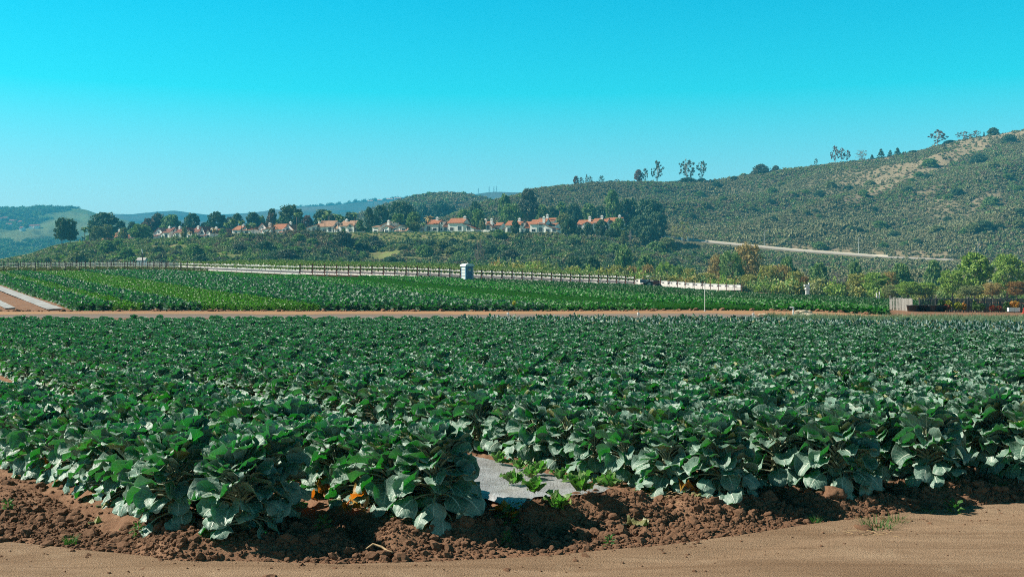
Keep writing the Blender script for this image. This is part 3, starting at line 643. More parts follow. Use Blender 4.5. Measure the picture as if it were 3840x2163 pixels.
mulch('plastic_mulch', from_fsq, 8.3, 9.1, 91.5, 150, 8, 60, white_m, .13, .05, 'short pale plastic strip at far left over brown soil, nearest the picture edge')
let_m = brassica_mat('lettuce leaf', (0.078, 0.187, 0.035), (0.156, 0.281, 0.078), (0.328, 0.390, 0.187), (0.078, 0.312, 0.023), .35, 6)
LET = []
for i in range(4):
    r_ = np.random.default_rng(700 + i); parts = []
    for k in range(11):
        f = k / 10; V, Q, U, PV, PQ = leaf_arrays(r_, .125 * r_.uniform(.8, 1.15), .02, .036, R(38 + 45 * f) + r_.uniform(-.15, .15), R(25) * r_.uniform(0, 1.6), k * 2.4 + r_.uniform(-.4, .4), .0, .012 * (1 - f), .5, 1.2, 6, 5, r_.uniform(-.5, .5), .4)
        parts.append((V, Q, U))
    V, Q, U = join(parts); LET.append(npmesh('lettuce', V, Q, let_m, smooth=True, uv=U))
seed_spots = [(1872, 1735, .95, 'behind the sprout plant, at the sheet\'s far left end'), (1946, 1757, .8, 'small, farthest back along the middle of the sheet'), (2020, 1775, .95, 'taller one of the back pair on the sheet'), (1990, 1790, .9, 'left one of the back pair on the sheet'),
    (2102, 1798, .85, 'at the right rear edge of the sheet by the clods'), (1925, 1813, 1.0, 'two-leaved, at the left beside the big sprout plant'), (2006, 1855, .95, 'narrow, between two others along the sheet\'s front'), (2090, 1868, 1.2, 'broad, front centre right at the torn edge'),
    (2180, 1838, 1.35, 'largest and pale, right of centre on the sheet'), (2285, 1845, 1.1, 'ragged, rightmost where sheet meets soil')]
for i, (u, v, s, d) in enumerate(seed_spots):
    Y = 2.06 * F / (v - CY)
    for _ in range(6): Y = (EYE - GZ(PX(u, Y), Y) - .07) * F / (v - CY)
    o = link('lettuce_seedling', LET[i % 4]); o.location = (PX(u, Y), Y, GZ(PX(u, Y), Y) + .06); o.scale = (s,) * 3; o.rotation_euler = (0, 0, i * 1.7)
    tag(o, 'lettuce seedling, ' + d, 'seedling', 'lettuce seedlings on the plastic sheet')

# ------------------------------------------------------------------ clods, weeds, dead leaves, straw
clod_m = terrain_mat('soil clod', [(0.214, 0.119, 0.071), (0.151, 0.080, 0.048), (0.282, 0.170, 0.109)], 9, bmp=1.0, bdist=.01, bsc=60)
def rock_mesh(name, seed, mat, sub=2, amp=.5):
    import bmesh
    r_ = np.random.default_rng(seed); bm = bmesh.new(); bmesh.ops.create_icosphere(bm, subdivisions=sub, radius=1)
    off = r_.uniform(0, 50, 3)
    for v in bm.verts:
        p = v.co.copy(); n = float(vnoise(p.x * 1.3 + off[0], p.y * 1.3 + p.z * 1.7 + off[1])) + .5 * float(vnoise(p.x * 3.1 + p.z * 2 + off[2], p.y * 3.1 + off[0]))
        v.co = p * (1 - amp * .75 + amp * n); v.co.z *= .7
    me = bpy.data.meshes.new(name); bm.to_mesh(me); bm.free(); me.materials.append(mat); me.polygons.foreach_set('use_smooth', [sub > 2] * len(me.polygons)); return me
proto_set('clod', [rock_mesh('clod', 720 + i, clod_m, 2, .7) for i in range(8)])
rng = np.random.default_rng(77)
x = rng.uniform(-7, 8, 180000); d = rng.gamma(2.0, .42, 180000) - .5; y = road_edge(x) + d; s_, q_ = sq(x, y); df = q_start(s_) - q_
k = (d < 3.2) & (in_frame(x, y, .52)) & ((df > -.9) | (s_ < 2.3) | ((s_ > 5.1) & (s_ < 6.8) & (df > -.15))) & (rng.random(180000) < np.where(d < .1, .45, 1) * (.25 + .9 * vnoise(x * 1.4, y * 1.4, 3)))
x, y = x[k][:40000], y[k][:40000]; sz = np.minimum(rng.lognormal(-4.75, .65, len(x)), .06)
scatter('soil_clods', 'clod', np.stack([x, y, ground_z(x, y) + sz * .15], -1), rng.uniform(0, 6.28, (len(x), 3)) * (.15, .15, 1), np.repeat(sz[:, None], 3, 1), rng.integers(0, 8, len(x)), 'crumbly brown clods scattered along the field edge', 'clods')
# furrow clods between the first rows
x = rng.uniform(-9, 9, 9000); y = rng.uniform(8, 20, 9000); s_, q_ = sq(x, y); k = (s_ > 1.2) & (q_ > q_start(s_) - .3) & in_frame(x, y) & (np.min(np.abs(s_[:, None] - np.array(ROWS)[None, :]), 1) > .33)
x, y = x[k], y[k]; sz = np.minimum(rng.lognormal(-4.2, .5, len(x)), .05)
scatter('furrow_clods', 'clod', np.stack([x, y, ground_z(x, y) + sz * .1], -1), rng.uniform(0, 6.28, (len(x), 3)) * (.15, .15, 1), np.repeat(sz[:, None], 3, 1), rng.integers(0, 8, len(x)), 'brown clods in the furrows between the first sprout rows', 'clods')
proto_set('grit', [rock_mesh('grit', 740 + i, terrain_mat('grit %d' % i, [(0.265, 0.156, 0.086), (0.172, 0.094, 0.051), (0.328, 0.226, 0.140)], 40), 1, .6) for i in range(3)])
# fine grit and straws on the track
x = rng.uniform(-5, 6, 420); y = road_edge(x) - rng.gamma(1.3, .45, 420); k = (y > 6.6) & in_frame(x, y, .52); x, y = x[k], y[k]; sz = np.minimum(rng.lognormal(-5.2, .5, len(x)), .02)
scatter('track_grit', 'clod', np.stack([x, y, road_z(x, y) + sz * .2], -1), rng.uniform(0, 6.28, (len(x), 3)) * (.1, .1, 1), np.repeat(sz[:, None], 3, 1), rng.integers(0, 3, len(x)), 'loose grit and crumbs on the packed dirt track', 'grit')
def at_ground(u, v, zf=None):
    Y = EYE * F / (v - CY)
    for _ in range(8): Y = (EYE - GZ(PX(u, Y), Y)) * F / (v - CY)
    return PX(u, Y), Y, GZ(PX(u, Y), Y)
big_clods = [(800, 1998, .10, 'largest brown clod below the leftmost sprout plant'), (485, 2000, .075, 'brown clod lying near the left end of the field edge'), (155, 1826, .06, 'rounded clod on the bank at far left'), (1300, 1890, .05, 'clod between the two front sprout plants'), (3130, 1935, .11, 'largest pale clod on the berm below the right-hand row ends'), (3240, 1935, .09, 'crumbly clod just right of the largest pale berm clod'), (2880, 1925, .08, 'brown clod topping the berm right of centre'), (3420, 1900, .07, 'clod at the berm by the right-hand grass tufts'), (955, 2080, .06, 'flat clod at the track edge below the left clods'), (3800, 1888, .05, 'pale stone on the berm at far right')]
for i, (u, v, s, lab) in enumerate(big_clods):
    x, y, z = at_ground(u, v); o = link('soil_clod', rock_mesh('soil_clod', 760 + i, clod_m, 3, .8)); o.location = (x, y, z + s * .25); o.scale = (s, s * .9, s * .85); o.rotation_euler = (.1, .1, i); tag(o, lab, 'clod', 'large clods along the field edge')
weed_m = foliage_mat('weed leaf', (0.039, 0.117, 0.031), (0.078, 0.172, 0.047), (0.039, 0.234, 0.016), .3)
WEED = [tuft_mesh('weed', 780 + i, weed_m, 26, .055, .013, 5, 75, .09, 3, 3) for i in range(2)] + [blade_mesh('grass', 790, weed_m, 60, .10, .003, .05, .9), blade_mesh('grass', 791, weed_m, 90, .09, .003, .08, 1.0)]
weeds = [(1215, 2005, 0, 1.0, 'low green weed below the leftmost sprout plant'), (1765, 2035, 0, 1.1, 'small green weed on the soil just left of the plastic sheet'), (1905, 2000, 1, 1.5, 'leafy weed in the shade below the sprout plant beside the plastic'), (1900, 2045, 1, .9, 'sprawling weed just under the leafy shaded weed'), (2285, 2045, 0, .7, 'tiny weed at track edge right of centre'), (3060, 1955, 2, .8, 'thin weed on the berm left of the grass tufts'), (3290, 1930, 3, 1.5, 'wide grass tuft hanging over the berm at right'), (3355, 1940, 3, 1.2, 'second grass tuft right of the wide one'), (3480, 1935, 2, 1.0, 'sparse weed between grass tufts and far right weed'), (3580, 1940, 1, 1.3, 'round bushy weed at the far right track edge'), (520, 2030, 0, .9, 'pair of small weeds at the left edge of the track'), (265, 2040, 2, .9, 'thin grassy weed at left track edge'), (3750, 1870, 2, .9, 'small weed in the last shaded hollow at right'), (1480, 2015, 0, .5, 'speck of green weed under the second front sprout plant'), (30, 1945, 1, .8, 'weed at the very left edge of the soil')]
for i, (u, v, k, s, lab) in enumerate(weeds):
    x, y, z = at_ground(u, v); o = link('weed_tuft', WEED[k]); o.location = (x, y, z - .005); o.scale = (s, s, s); o.rotation_euler = (0, 0, i * 1.3); tag(o, lab, 'weed', 'weeds along the field edge')
def one_leaf(name, seed, mat, L, W, tilt, curl, cup=.5, cr=2.0):
    r_ = np.random.default_rng(seed); V, Q, U, PV, PQ = leaf_arrays(r_, L, .05, W, tilt, curl, 0, 0, 0, cup, cr, 8, 7); V, Q, U = join([(V, Q, U), (PV, PQ, np.zeros((len(PV), 2)))]); return npmesh(name, V, Q, mat, smooth=True, uv=U)
dead_m = brassica_mat('orange dead leaf', (0.484, 0.133, 0.009), (0.390, 0.187, 0.016), (0.484, 0.281, 0.078), (0.624, 0.172, 0.008), .35, 6)
wilt_m = brassica_mat('wilted grey leaf', (0.133, 0.156, 0.101), (0.211, 0.234, 0.164), (0.281, 0.281, 0.187), (0.078, 0.156, 0.031), .2, 6)
straw_m = plain('dry straw', (0.406, 0.281, 0.148), .8, .35, 30)
deads = [(225, 1790, .15, 1.0, 2.3, 'bright orange dead leaf standing at the left foot of the leftmost row'), (75, 1755, .10, .5, 1.0, 'small red-orange dead leaf at far left under the row'), (490, 1890, .10, .3, .5, 'yellow-orange leaf lying on the bank below the leftmost row'), (1225, 1868, .14, 1.1, 2.0, 'upright orange leaf in the gap between the two front sprout plants'), (1200, 1880, .11, .6, 3.4, 'red-orange leaf low in the gap between front sprout plants'), (1240, 1835, .10, .9, 1.2, 'uppermost orange leaf in the gap between front plants'), (1305, 1895, .13, .9, .3, 'golden orange leaf under the left side of the second front plant'), (1375, 1935, .12, .4, 2.8, 'pale red leaf on soil under the second front plant'), (1600, 1965, .15, .15, 1.5, 'dull brown-orange leaf flat beneath the second front plant'), (2610, 1862, .17, .7, 2.0, 'orange leaf at the foot of the sprout plant right of the plastic'), (1835, 1960, .14, .1, .2, 'purplish dead leaf on the soil beneath the drooping dark leaves')]
for i, (u, v, L, t, rz, lab) in enumerate(deads):
    x, y, z = at_ground(u, v); o = link('dead_leaf', one_leaf('dead_leaf', 800 + i, dead_m, L * 1.3, L * .6, t, .9)); o.location = (x, y - .10, GZ(x, y - .10) + .04); o.rotation_euler = (0, 0, rz); tag(o, lab, 'dead leaf', 'orange dead leaves under the sprout rows')
wilts = [(360, 1912, .16, .1, 0, 'crumpled wilted leaf on the bank below the leftmost row'), (330, 1965, .15, .05, .5, 'limp grey leaf strip lying lower on the left bank'), (450, 1995, .10, .1, 1, 'dry curled leaf by the left clods'), (1300, 2020, .16, .1, 2, 'pale wilted leaf at the foot of the bank between the front plants'), (2650, 1935, .14, .2, 3, 'green fallen leaf on the berm right of centre'), (665, 1990, .09, .3, 1, 'small wilted leaf under the leftmost sprout plant'), (2330, 1980, .2, .05, .2, 'scrap of grey leaf lying at the foot of the bare bank')]
for i, (u, v, L, t, rz, lab) in enumerate(wilts):
    x, y, z = at_ground(u, v); o = link('wilted_leaf', one_leaf('wilted_leaf', 830 + i, wilt_m, L, L * .3, t * .3, .1, .25, 1.6)); o.location = (x, y, z + .015); o.rotation_euler = (0, 0, rz); tag(o, lab, 'wilted leaf', 'wilted leaves on the soil')
def straw_mesh(name, seed, n, sp):
    r_ = np.random.default_rng(seed); mb = MB()
    for _ in range(n):
        a = r_.uniform(0, 6.28); c = Vector((r_.normal(0, sp), r_.normal(0, sp), abs(r_.normal(.01, .015)))); dd = Vector((math.cos(a), math.sin(a), r_.uniform(-.25, .25))) * r_.uniform(.02, .07)
        mb.tube([c - dd, c + dd * .2 + Vector((0, 0, .006)), c + dd], .0025, 3)
    return mb.mesh(name, straw_m)
for i, (u, v, n, sp, lab) in enumerate([(2540, 1870, 120, .16, 'pile of pale straw on the soil right of the plastic sheet'), (3290, 2025, 26, .09, 'few scattered straws lying on the dirt track at right')]):
    x, y, z = at_ground(u, v); o = link('straw_pile', straw_mesh('straw_pile', 850 + i, n, sp)); o.location = (x, y, z + .02); tag(o, lab, 'straw')
mb = MB(); mb.tube([(0, 0, .02), (.05, .04, .05), (.12, .03, .03), (.17, -.03, .015), (.22, -.10, .02)], [.006, .009, .010, .008, .005], 6)
o = mb.build('pale_root', straw_m, smooth=True); o.location = at_ground(1372, 2070); tag(o, 'pale bent root lying at the track edge below the second front plant', 'root')
# ------------------------------------------------------------------ strawberry gutter rows
rust_m = plain('rusty steel', (.17, .055, .03), .75, .5, 8); gut_m = plain('white gutter plastic', (.60, .60, .585), .5, .12, 1.5, c2=(.46, .45, .43)); pipe_m = plain('white pipe', (.78, .78, .76), .4, .1)
drk_m = plain('dark plastic and gutter shade', (.10, .10, .11), .7, .3); berry_m = foliage_mat('strawberry leaf', (.10, .15, .04), (.22, .25, .10), (.12, .28, .03), .25, .55)  # dark tone for small fittings, and for the shade painted under the gutters
rng = np.random.default_rng(5)
def berry_leaves(L, zs, n, seed, sp=.16, size=.055):
    r_ = np.random.default_rng(seed); V = []; N = n * len(zs)
    c = np.stack([r_.normal(0, sp * .6, N), r_.uniform(0, L, N), np.repeat(zs, n) + r_.normal(.03, .06, N)], -1)
    a = r_.normal(size=(N, 3)); a /= np.linalg.norm(a, axis=1)[:, None]; b = np.cross(a, r_.normal(size=(N, 3))); b /= np.linalg.norm(b, axis=1)[:, None]; s = size * r_.uniform(.6, 1.5, N)[:, None]
    V = np.stack([c - a * s - b * s, c + a * s - b * s, c + a * s + b * s, c - a * s + b * s], 1).reshape(-1, 3); return V, np.arange(4 * N).reshape(-1, 4)
GL = 72.0
V, Q = berry_leaves(GL, [1.22, .86], 3600, 1, .2, .068); berry_me = npmesh('berry_plants', V, Q, berry_m)
def gutter_parts(full=True, L=GL):
    P = {}
    P['end_post'] = MB().box((0, 0, .55), (.085, .085, 1.7)).mesh('end_post', rust_m)
    g = MB(); g.prism([(-.10, 1.02), (.10, 1.02), (.13, 1.22), (-.13, 1.22)], .12, L); P['top'] = g.mesh('gutter', gut_m)
    g = MB(); g.prism([(-.10, .62), (.10, .62), (.14, .80), (-.14, .80)], .12, L); P['mid'] = g.mesh('gutter', gut_m)
    g = MB(); g.box((0, L / 2, .30), (.05, L - .3, .05)); P['drain'] = g.mesh('drain_pipe', pipe_m)
    g = MB(); g.tube([(.32, .15, -.3), (.32, .15, .66)], .028, 6); g.tube([(.32, .15, .66), (.05, .15, .70)], .028, 6); P['riser'] = g.mesh('riser_pipe', pipe_m)
    g = MB(); g.tube([(.46, .15, -.3), (.46, .15, 1.0)], .028, 6); P['riser2'] = g.mesh('riser_pipe', pipe_m)
    P['stake'] = MB().box((0, 0, .4), (.05, .05, 1.3)).mesh('stake', rust_m)
    g = MB()
    for y in np.arange(14.5, L, 2.9): g.box((0, y, .4), (.05, .05, 1.3))
    P['frame'] = g.mesh('support_frame', rust_m)
    g = MB(); g.box((0, L / 2, .98), (.30, L - .4, .02)); g.box((0, L / 2, .50), (.22, L - .4, .22)); P['under_shade'] = g.mesh('shade_strip', drk_m)  # dark strips added under both gutters to stand in for their shade
    return P
GP = gutter_parts()
sg = [51.6 + 1.82 * k for k in range(33)]; toilet_s = 0.866 * PX(1750, 160) + 0.5 * 165
nleft = sum(1 for s in sg if s < toilet_s)
for k, s in enumerate(sg):
    q0 = 149.2; x0, y0 = from_fsq(s, q0); x1, y1 = from_fsq(s, q0 + GL * .75); z0 = GZ(x0, y0); z1 = GZ(x1, y1)
    n = nleft - k if s < toilet_s else k - nleft + 1; side = 'left' if s < toilet_s else 'right'
    t = thing('strawberry_gutter_row', 'raised strawberry gutter row with rusty end post, %s %s of the blue portable toilet' % (ordinal(n), side), 'gutter row', (x0, y0, z0), 0, 'raised strawberry gutter rows')
    t.rotation_euler = Euler((math.atan2(z1 - z0, GL * .75), 0, math.atan2(-FW[0], FW[1])), 'XYZ'); t.scale = (1, 1, 1.38)
    for nm in ('end_post', 'top', 'mid', 'drain', 'riser', 'riser2', 'frame', 'under_shade'): kid(link(GP[nm].name.split('.')[0], GP[nm]), t)
    for j in range(4): o = link('stake', GP['stake']); o.location = (0, 2.9 * (j + 1), 0); kid(o, t)
    kid(link('berry_plants', berry_me), t)
# bare rows behind the tractor: white boards with end posts, no plants
board_me = MB().box((-.14, 3.4, .93), (.05, 6.5, .50)).box((-.18, 3.4, 1.16), (.07, 6.5, .05)).mesh('side_board', gut_m)
low_me = MB().box((-.14, 3.4, .50), (.05, 6.5, .22)).mesh('side_board', gut_m)
vent_me = MB().box((-.19, 1.4, .93), (.06, .35, .14)).box((-.19, 2.3, .86), (.06, .3, .12)).mesh('bracket', drk_m)
post_me = MB().box((0, -.06, .55), (.085, .085, 1.7)).mesh('end_post', rust_m)
for k in range(13):
    s = 51.6 + 1.82 * (33 + k) ; x0, y0 = from_fsq(s, 149.2); z0 = GZ(x0, y0)
    t = thing('empty_gutter_row', 'empty white gutter row end without plants, %s right of the tractor' % ordinal(k + 1), 'gutter row', (x0, y0, z0), math.atan2(FN[1], FN[0]), 'empty white gutter rows right of the tractor'); t.scale = (1, 1, 1.2)
    for nm, me in (('side_board', board_me), ('side_board', low_me), ('bracket', vent_me), ('end_post', post_me)): kid(link(nm, me), t)
    g = MB(); g.box((.2, 9, .9), (.3, 17.8, .16)); kid(g.build('gutter', gut_m), t)
# ------------------------------------------------------------------ cane-berry trellis at left
wood_m = plain('dark trellis wood', (.06, .04, .028), .85, .4, 6); wire_m = plain('pale wire', (.6, .62, .6), .4, .1); cane_m = foliage_mat('cane leaf', (.07, .10, .03), (.16, .16, .06), (.10, .18, .03), .2)
TPOST = MB().box((0, 0, .85), (.09, .09, 2.1)).mesh('post', wood_m)
TW = MB()
for z in (.7, 1.1, 1.55): TW.tube([(0, 0, z), (0, 45, z)], .012, 4)
TW = TW.mesh('wire', wire_m); V, Q = berry_leaves(45, [.35, .7], 1300, 9, .25, .07); TV = npmesh('cane_vines', V, Q, cane_m)
ts = [12.5 + 2.3 * k for k in range(17)]
for k, s in enumerate(ts):
    q0 = 190.5 + float(rng.uniform(-1, 1)); x0, y0 = from_fsq(s, q0); x1, y1 = from_fsq(s, q0 + 40); z0, z1 = GZ(x0, y0), GZ(x1, y1)
    t = thing('berry_trellis', 'dark post and wire berry trellis row at left, %s from the left' % ordinal(k + 1), 'trellis', (x0, y0, z0), 0, 'berry trellis rows')
    t.rotation_euler = Euler((math.atan2(z1 - z0, 40), 0, math.atan2(-FW[0], FW[1])), 'XYZ')
    for j in range(9): o = link('post', TPOST); o.location = (float(rng.uniform(-.1, .1)), j * 5.0, float(rng.uniform(-.15, .2))); o.rotation_euler = (float(rng.normal(0, .03)), float(rng.normal(0, .03)), 0); kid(o, t)
    kid(link('wire', TW), t); kid(link('cane_vines', TV), t)

# ------------------------------------------------------------------ portable toilet
tb_m = plain('blue toilet plastic', (.07, .19, .31), .45, .15, 2); tg_m = plain('grey-white toilet plastic', (.52, .56, .56), .5, .12, 2); td_m = plain('dark blue door plastic', (.03, .12, .25), .45, .15, 2); yel_m = plain('yellow print', (.75, .55, .08), .6, .1); tw_m = plain('white trim', (.8, .8, .78), .5, .05)
tx, ty = PX(1752, 158), 158.0
T = thing('portable_toilet', 'blue portable toilet with rounded white roof in front of the strawberry rows', 'portable toilet', (tx, ty, GZ(tx, ty) + .02), R(35)); T.scale = (1.1, 1.1, 1.1)
w = 1.16
b = MB(); b.box((0, 0, .09), (w + .04, w + .04, .18)); kid(b.build('base', td_m), T)
b = MB()
for sx in (-1, 1):
    for sy in (-1, 1): b.box((sx * (w / 2 - .05), sy * (w / 2 - .05), 1.13), (.13, .13, 1.96))
b.box((0, 0, 1.12), (w - .08, w - .08, 1.94)); kid(b.build('body', tb_m), T)
for nm, ax in (('side_panel', -1), ('side_panel', 1)):
    b = MB()
    for z0, z1 in ((.2, .75), (.8, 1.18), (1.22, 1.55), (1.6, 2.0)): b.box((ax * (w / 2 - .012), 0, (z0 + z1) / 2), (.05, w - .28, z1 - z0))
    kid(b.build(nm, tg_m), T)
door = MB(); n = 10; prof = [(-.36, .2), (.36, .2), (.36, 1.78)] + [(.36 * math.cos(a), 1.78 + .24 * math.sin(a)) for a in np.linspace(.15, math.pi - .15, n)] + [(-.36, 1.78)]
door.prism(prof, -w / 2 - .03, -w / 2 + .05); D = door.build('door', td_m, T)
fr = MB(); pr2 = [(p[0] * 1.13, .2 + (p[1] - .2) * 1.03) for p in prof]
for a, c in zip(pr2[1:], pr2[2:] + pr2[:1]): fr.tube([(a[0], -w / 2 - .02, a[1]), (c[0], -w / 2 - .02, c[1])], .022, 5)
kid(fr.build('door_frame', tw_m), T)
sg_ = MB(); sg_.box((0, -w / 2 - .037, 1.55), (.44, .014, .05)); 
for i in range(5): sg_.box((-.16 + .08 * i, -w / 2 - .037, 1.66 + .02 * (i % 2)), (.05, .014, .08))
kid(sg_.build('sign', yel_m), D); s2 = MB(); s2.box((.02, -w / 2 - .037, 1.42), (.16, .014, .06)); s2.box((0, -w / 2 - .036, 1.49), (.40, .012, .04)); kid(s2.build('sign', tw_m), D)
h = MB(); h.box((.27, -w / 2 - .05, 1.1), (.05, .05, .12)); kid(h.build('handle', drk_m), D)
rf = MB(); arc = [(.70 * math.sin(a), 2.08 + .33 * math.cos(a) ** .8 if math.cos(a) > 0 else 2.08) for a in np.linspace(-math.pi / 2, math.pi / 2, 13)]
rf.prism(arc, -.70, .70); rf.box((0, 0, 2.07), (1.40, 1.40, .07)); kid(rf.build('roof', plain('white roof plastic', (.68, .70, .70), .5, .1)), T)
v = MB(); v.tube([(.35, .4, 2.3), (.35, .4, 2.56)], .05, 8); kid(v.build('vent_pipe', tg_m), T)

# ------------------------------------------------------------------ tractor
tr_m = plain('faded white panel', (.62, .60, .55), .6, .15); tr_d = plain('dark machine paint', (.05, .03, .03), .6, .4); tr_b = plain('blue tank window', (.03, .07, .16), .25, .2); rub_m = plain('tyre rubber', (.025, .025, .025), .85, .2); red_m = plain('dull red paint', (.22, .05, .035), .5, .3)
ax_, ay_ = PX(2442, 184), 184.0; az_ = GZ(ax_, ay_)
T = thing('tractor', 'old tractor with flat white canopy standing at the right end of strawberry rows', 'tractor', (ax_, ay_, az_), R(10))
b = MB(); b.box((.45, 0, .85), (1.7, .8, .55)); b.box((.9, 0, 1.15), (.9, .62, .35)); kid(b.build('hood', red_m), T)
b = MB(); b.box((-.3, 0, .6), (3.0, .5, .25)); b.box((-.1, 0, .95), (.5, .6, .25)); b.box((-.32, 0, 1.25), (.12, .55, .5)); kid(b.build('chassis', tr_d), T)
b = MB()
for sx in (-.55, 1.35):
    for sy in (-.6, .6): b.tube([(sx, sy, .9), (sx + .04, sy, 1.93)], .035, 6)
kid(b.build('canopy_frame', tr_d), T)
b = MB(); b.box((-.15, 0, 1.97), (1.0, 1.4, .09)); b.box((.9, 0, 1.93), (1.15, 1.4, .05), m=1); kid(b.build('canopy', [tr_m, tr_d]), T)
b = MB(); b.box((-1.35, 0, 1.15), (1.6, 1.2, .55)); B = b.build('sprayer_box', tr_m, T); b = MB(); b.box((-1.55, -.62, 1.15), (.85, .05, .40)); kid(b.build('side_window', tr_b), B); b = MB(); b.box((-.82, -.62, 1.15), (.40, .05, .34)); kid(b.build('side_window', plain('pale window', (.45, .48, .48), .3)), B)
def wheel(par, x, y, r, wd):
    o = MB().lathe([(r * .55, -wd / 2), (r * .93, -wd / 2), (r, -wd * .3), (r, wd * .3), (r * .93, wd / 2), (r * .55, wd / 2)], 20).build('wheel', rub_m, par, True); o.location = (x, y, r); o.rotation_euler = (R(90), 0, 0)
    h = MB().lathe([(.001, -wd * .25), (r * .3, -wd * .3), (r * .57, -wd * .2), (r * .57, wd * .2), (.001, wd * .25)], 14).build('rim', tr_m, o, True)
for x, y, r, wd in ((-.55, -.62, .62, .34), (-.55, .62, .62, .34), (1.3, -.5, .36, .2), (1.3, .5, .36, .2)): wheel(T, x, y, r, wd)
b = MB(); b.tube([(.15, 0, 1.15), (-.05, 0, 1.42)], .02, 5); b.lathe([(.19, 0), (.21, .02), (.19, .04)], 14, (-.06, 0, 1.40)); kid(b.build('steering_wheel', tr_d), T)

# ------------------------------------------------------------------ along the farm track
def on(u, v, Y): x = PX(u, Y); return x, Y, float(_ground(x, Y))
galv_m = plain('galvanised pipe', (.52, .54, .53), .45, .2, 9)
P = thing('marker_pole', 'tall thin white pole standing at the far side of the farm track', 'pole', on(2643, 1174, 79.3)); o = MB().tube([(0, 0, -.2), (0, 0, 2.08)], .028, 8).build('pole', galv_m, P); MB().box((0, 0, 2.0), (.10, .07, .10)).build('cap', pipe_m, P); MB().lathe([(.001, -.02), (.07, 0), (.07, .05), (.03, .07)], 10).build('foot', galv_m, P)
for (u, Y, rt, lab) in ((1905, 68.6, (0.02, 0.03, 0), 'white bucket with dark pipe on the farm track, leftmost of three'), (2394, 68.6, (0, .02, 1), 'white bucket with grey pipe on the farm track, middle of three'), (2825, 68.0, (.1, -.14, .4), 'tilted white bucket with pipe on the farm track, rightmost of three')):
    x, y, z = on(u, 0, Y); z += .03; B = thing('capped_bucket', lab, 'bucket', (x, y, z)); B.rotation_euler = rt; B.scale = (.6, .6, .6); B['group'] = 'white buckets on the farm track'
    MB().lathe([(.001, 0), (.105, 0), (.135, .36), (.14, .38), (.125, .38), (.10, .05), (.001, .05)], 18).build('bucket', pipe_m, B, True)
    MB().tube([(.02, 0, .05), (.02, 0, .62), (.02, .0, .72)], [.022, .022, .03], 8).build('pipe', galv_m if '2' in lab else drk_m, B); MB().lathe([(.001, .30), (.118, .30), (.118, .32), (.001, .32)], 16).build('fill', drk_m, B)
bag_m = plain('pale sandbag cloth', (.50, .43, .32), .9, .25, 14)
def bag(u, Y, dz, s, rz, lab):
    me = rock_mesh('sandbag', int(u), bag_m, 3, .22); o = link('sandbag', me); x, y, z = on(u, 0, Y); o.location = (x, y, z + dz); o.scale = (.34 * s, .24 * s, .19 * s); o.rotation_euler = (0, .05, rz); tag(o, lab, 'sandbag', 'sandbags on the farm track')
bags = [(2985, 71, .10, .8, .2, 'leftmost sandbag beside the white pipe'), (2998, 71.4, .26, .85, .1, 'sandbag on top at the left end of the heap'), (3012, 70.4, .10, 1.0, -.2, 'sandbag on the ground, second from the left of the heap'), (3015, 70.9, .27, .9, .3, 'upper middle sandbag of the heap'), (3026, 70.2, .10, 1.0, .3, 'middle sandbag on the ground'), (3031, 71.0, .25, .8, -.2, 'sandbag on top right of the heap'), (3041, 70.1, .10, 1.0, .1, 'rightmost large sandbag on the ground'), (3036, 69.6, .07, .9, .6, 'flat sandbag nearest the field at the right end'), (2868, 70.5, .06, .7, .1, 'lone flattened sandbag left of the heap'), (2852, 70.3, .06, .6, .5, 'smallest flattened sandbag at far left of the heap')]
for b_ in bags: bag(*b_)
o = MB().tube([(0, 0, -.1), (0, 0, .62)], .05, 10).tube([(-.02, -.02, .58), (-.22, -.02, .58)], .045, 10).tube([(0, -.25, .06), (1.35, -.35, .06)], .045, 8).build('standpipe', pipe_m); o.location = on(2975, 0, 70.4); tag(o, 'white plastic standpipe with elbow at the left end of the sandbags', 'pipe')
x = rng.uniform(-130, 60, 700); x = np.concatenate([PX(rng.uniform(2840, 2970, 60), 70.5), rng.uniform(-40, 46, 500)]); y = np.concatenate([rng.uniform(69.8, 71.2, 60), 80.6 + rng.normal(0, .28, 500)])
sz = np.minimum(rng.lognormal(-2.6, .5, len(x)), .2); scatter('track_clods', 'clod', np.stack([x, y, _ground(x, y) + sz * .2], -1), rng.uniform(0, 6.28, (len(x), 3)) * (.1, .1, 1), np.repeat(sz[:, None], 3, 1), rng.integers(0, 8, len(x)), 'clods and stones along the edges of the farm track', 'clods')
must_m = foliage_mat('mustard flower', (.42, .40, .05), (.30, .34, .06), (.4, .4, .05), .3)
def blob_plant(name, seed, mat, rx, rz, n, size, zc):
    r_ = np.random.default_rng(seed); c = r_.normal(size=(n, 3)); c /= np.linalg.norm(c, axis=1)[:, None]; c *= (r_.random(n) ** .45)[:, None] * np.array([rx, rx, rz]); c[:, 2] += zc
    a = r_.normal(size=(n, 3)); a /= np.linalg.norm(a, axis=1)[:, None]; b = np.cross(a, r_.normal(size=(n, 3))); b /= np.linalg.norm(b, axis=1)[:, None]; s = size * r_.uniform(.5, 1.4, n)[:, None]
    return npmesh(name, np.stack([c - a * s - b * s, c + a * s - b * s, c + a * s + b * s, c - a * s + b * s], 1).reshape(-1, 3), np.arange(4 * n).reshape(-1, 4), mat)
o = link('mustard_plant', blob_plant('mustard_plant', 1, must_m, .17, .16, 220, .022, .60)); o.location = on(1928, 0, 82.0); tag(o, 'yellow flowering mustard plant at the edge of the glaucous collard strip', 'plant'); 
MB().tube([(0, 0, -.05), (.02, 0, .6)], .012, 5).build('stem', stem_m, o)

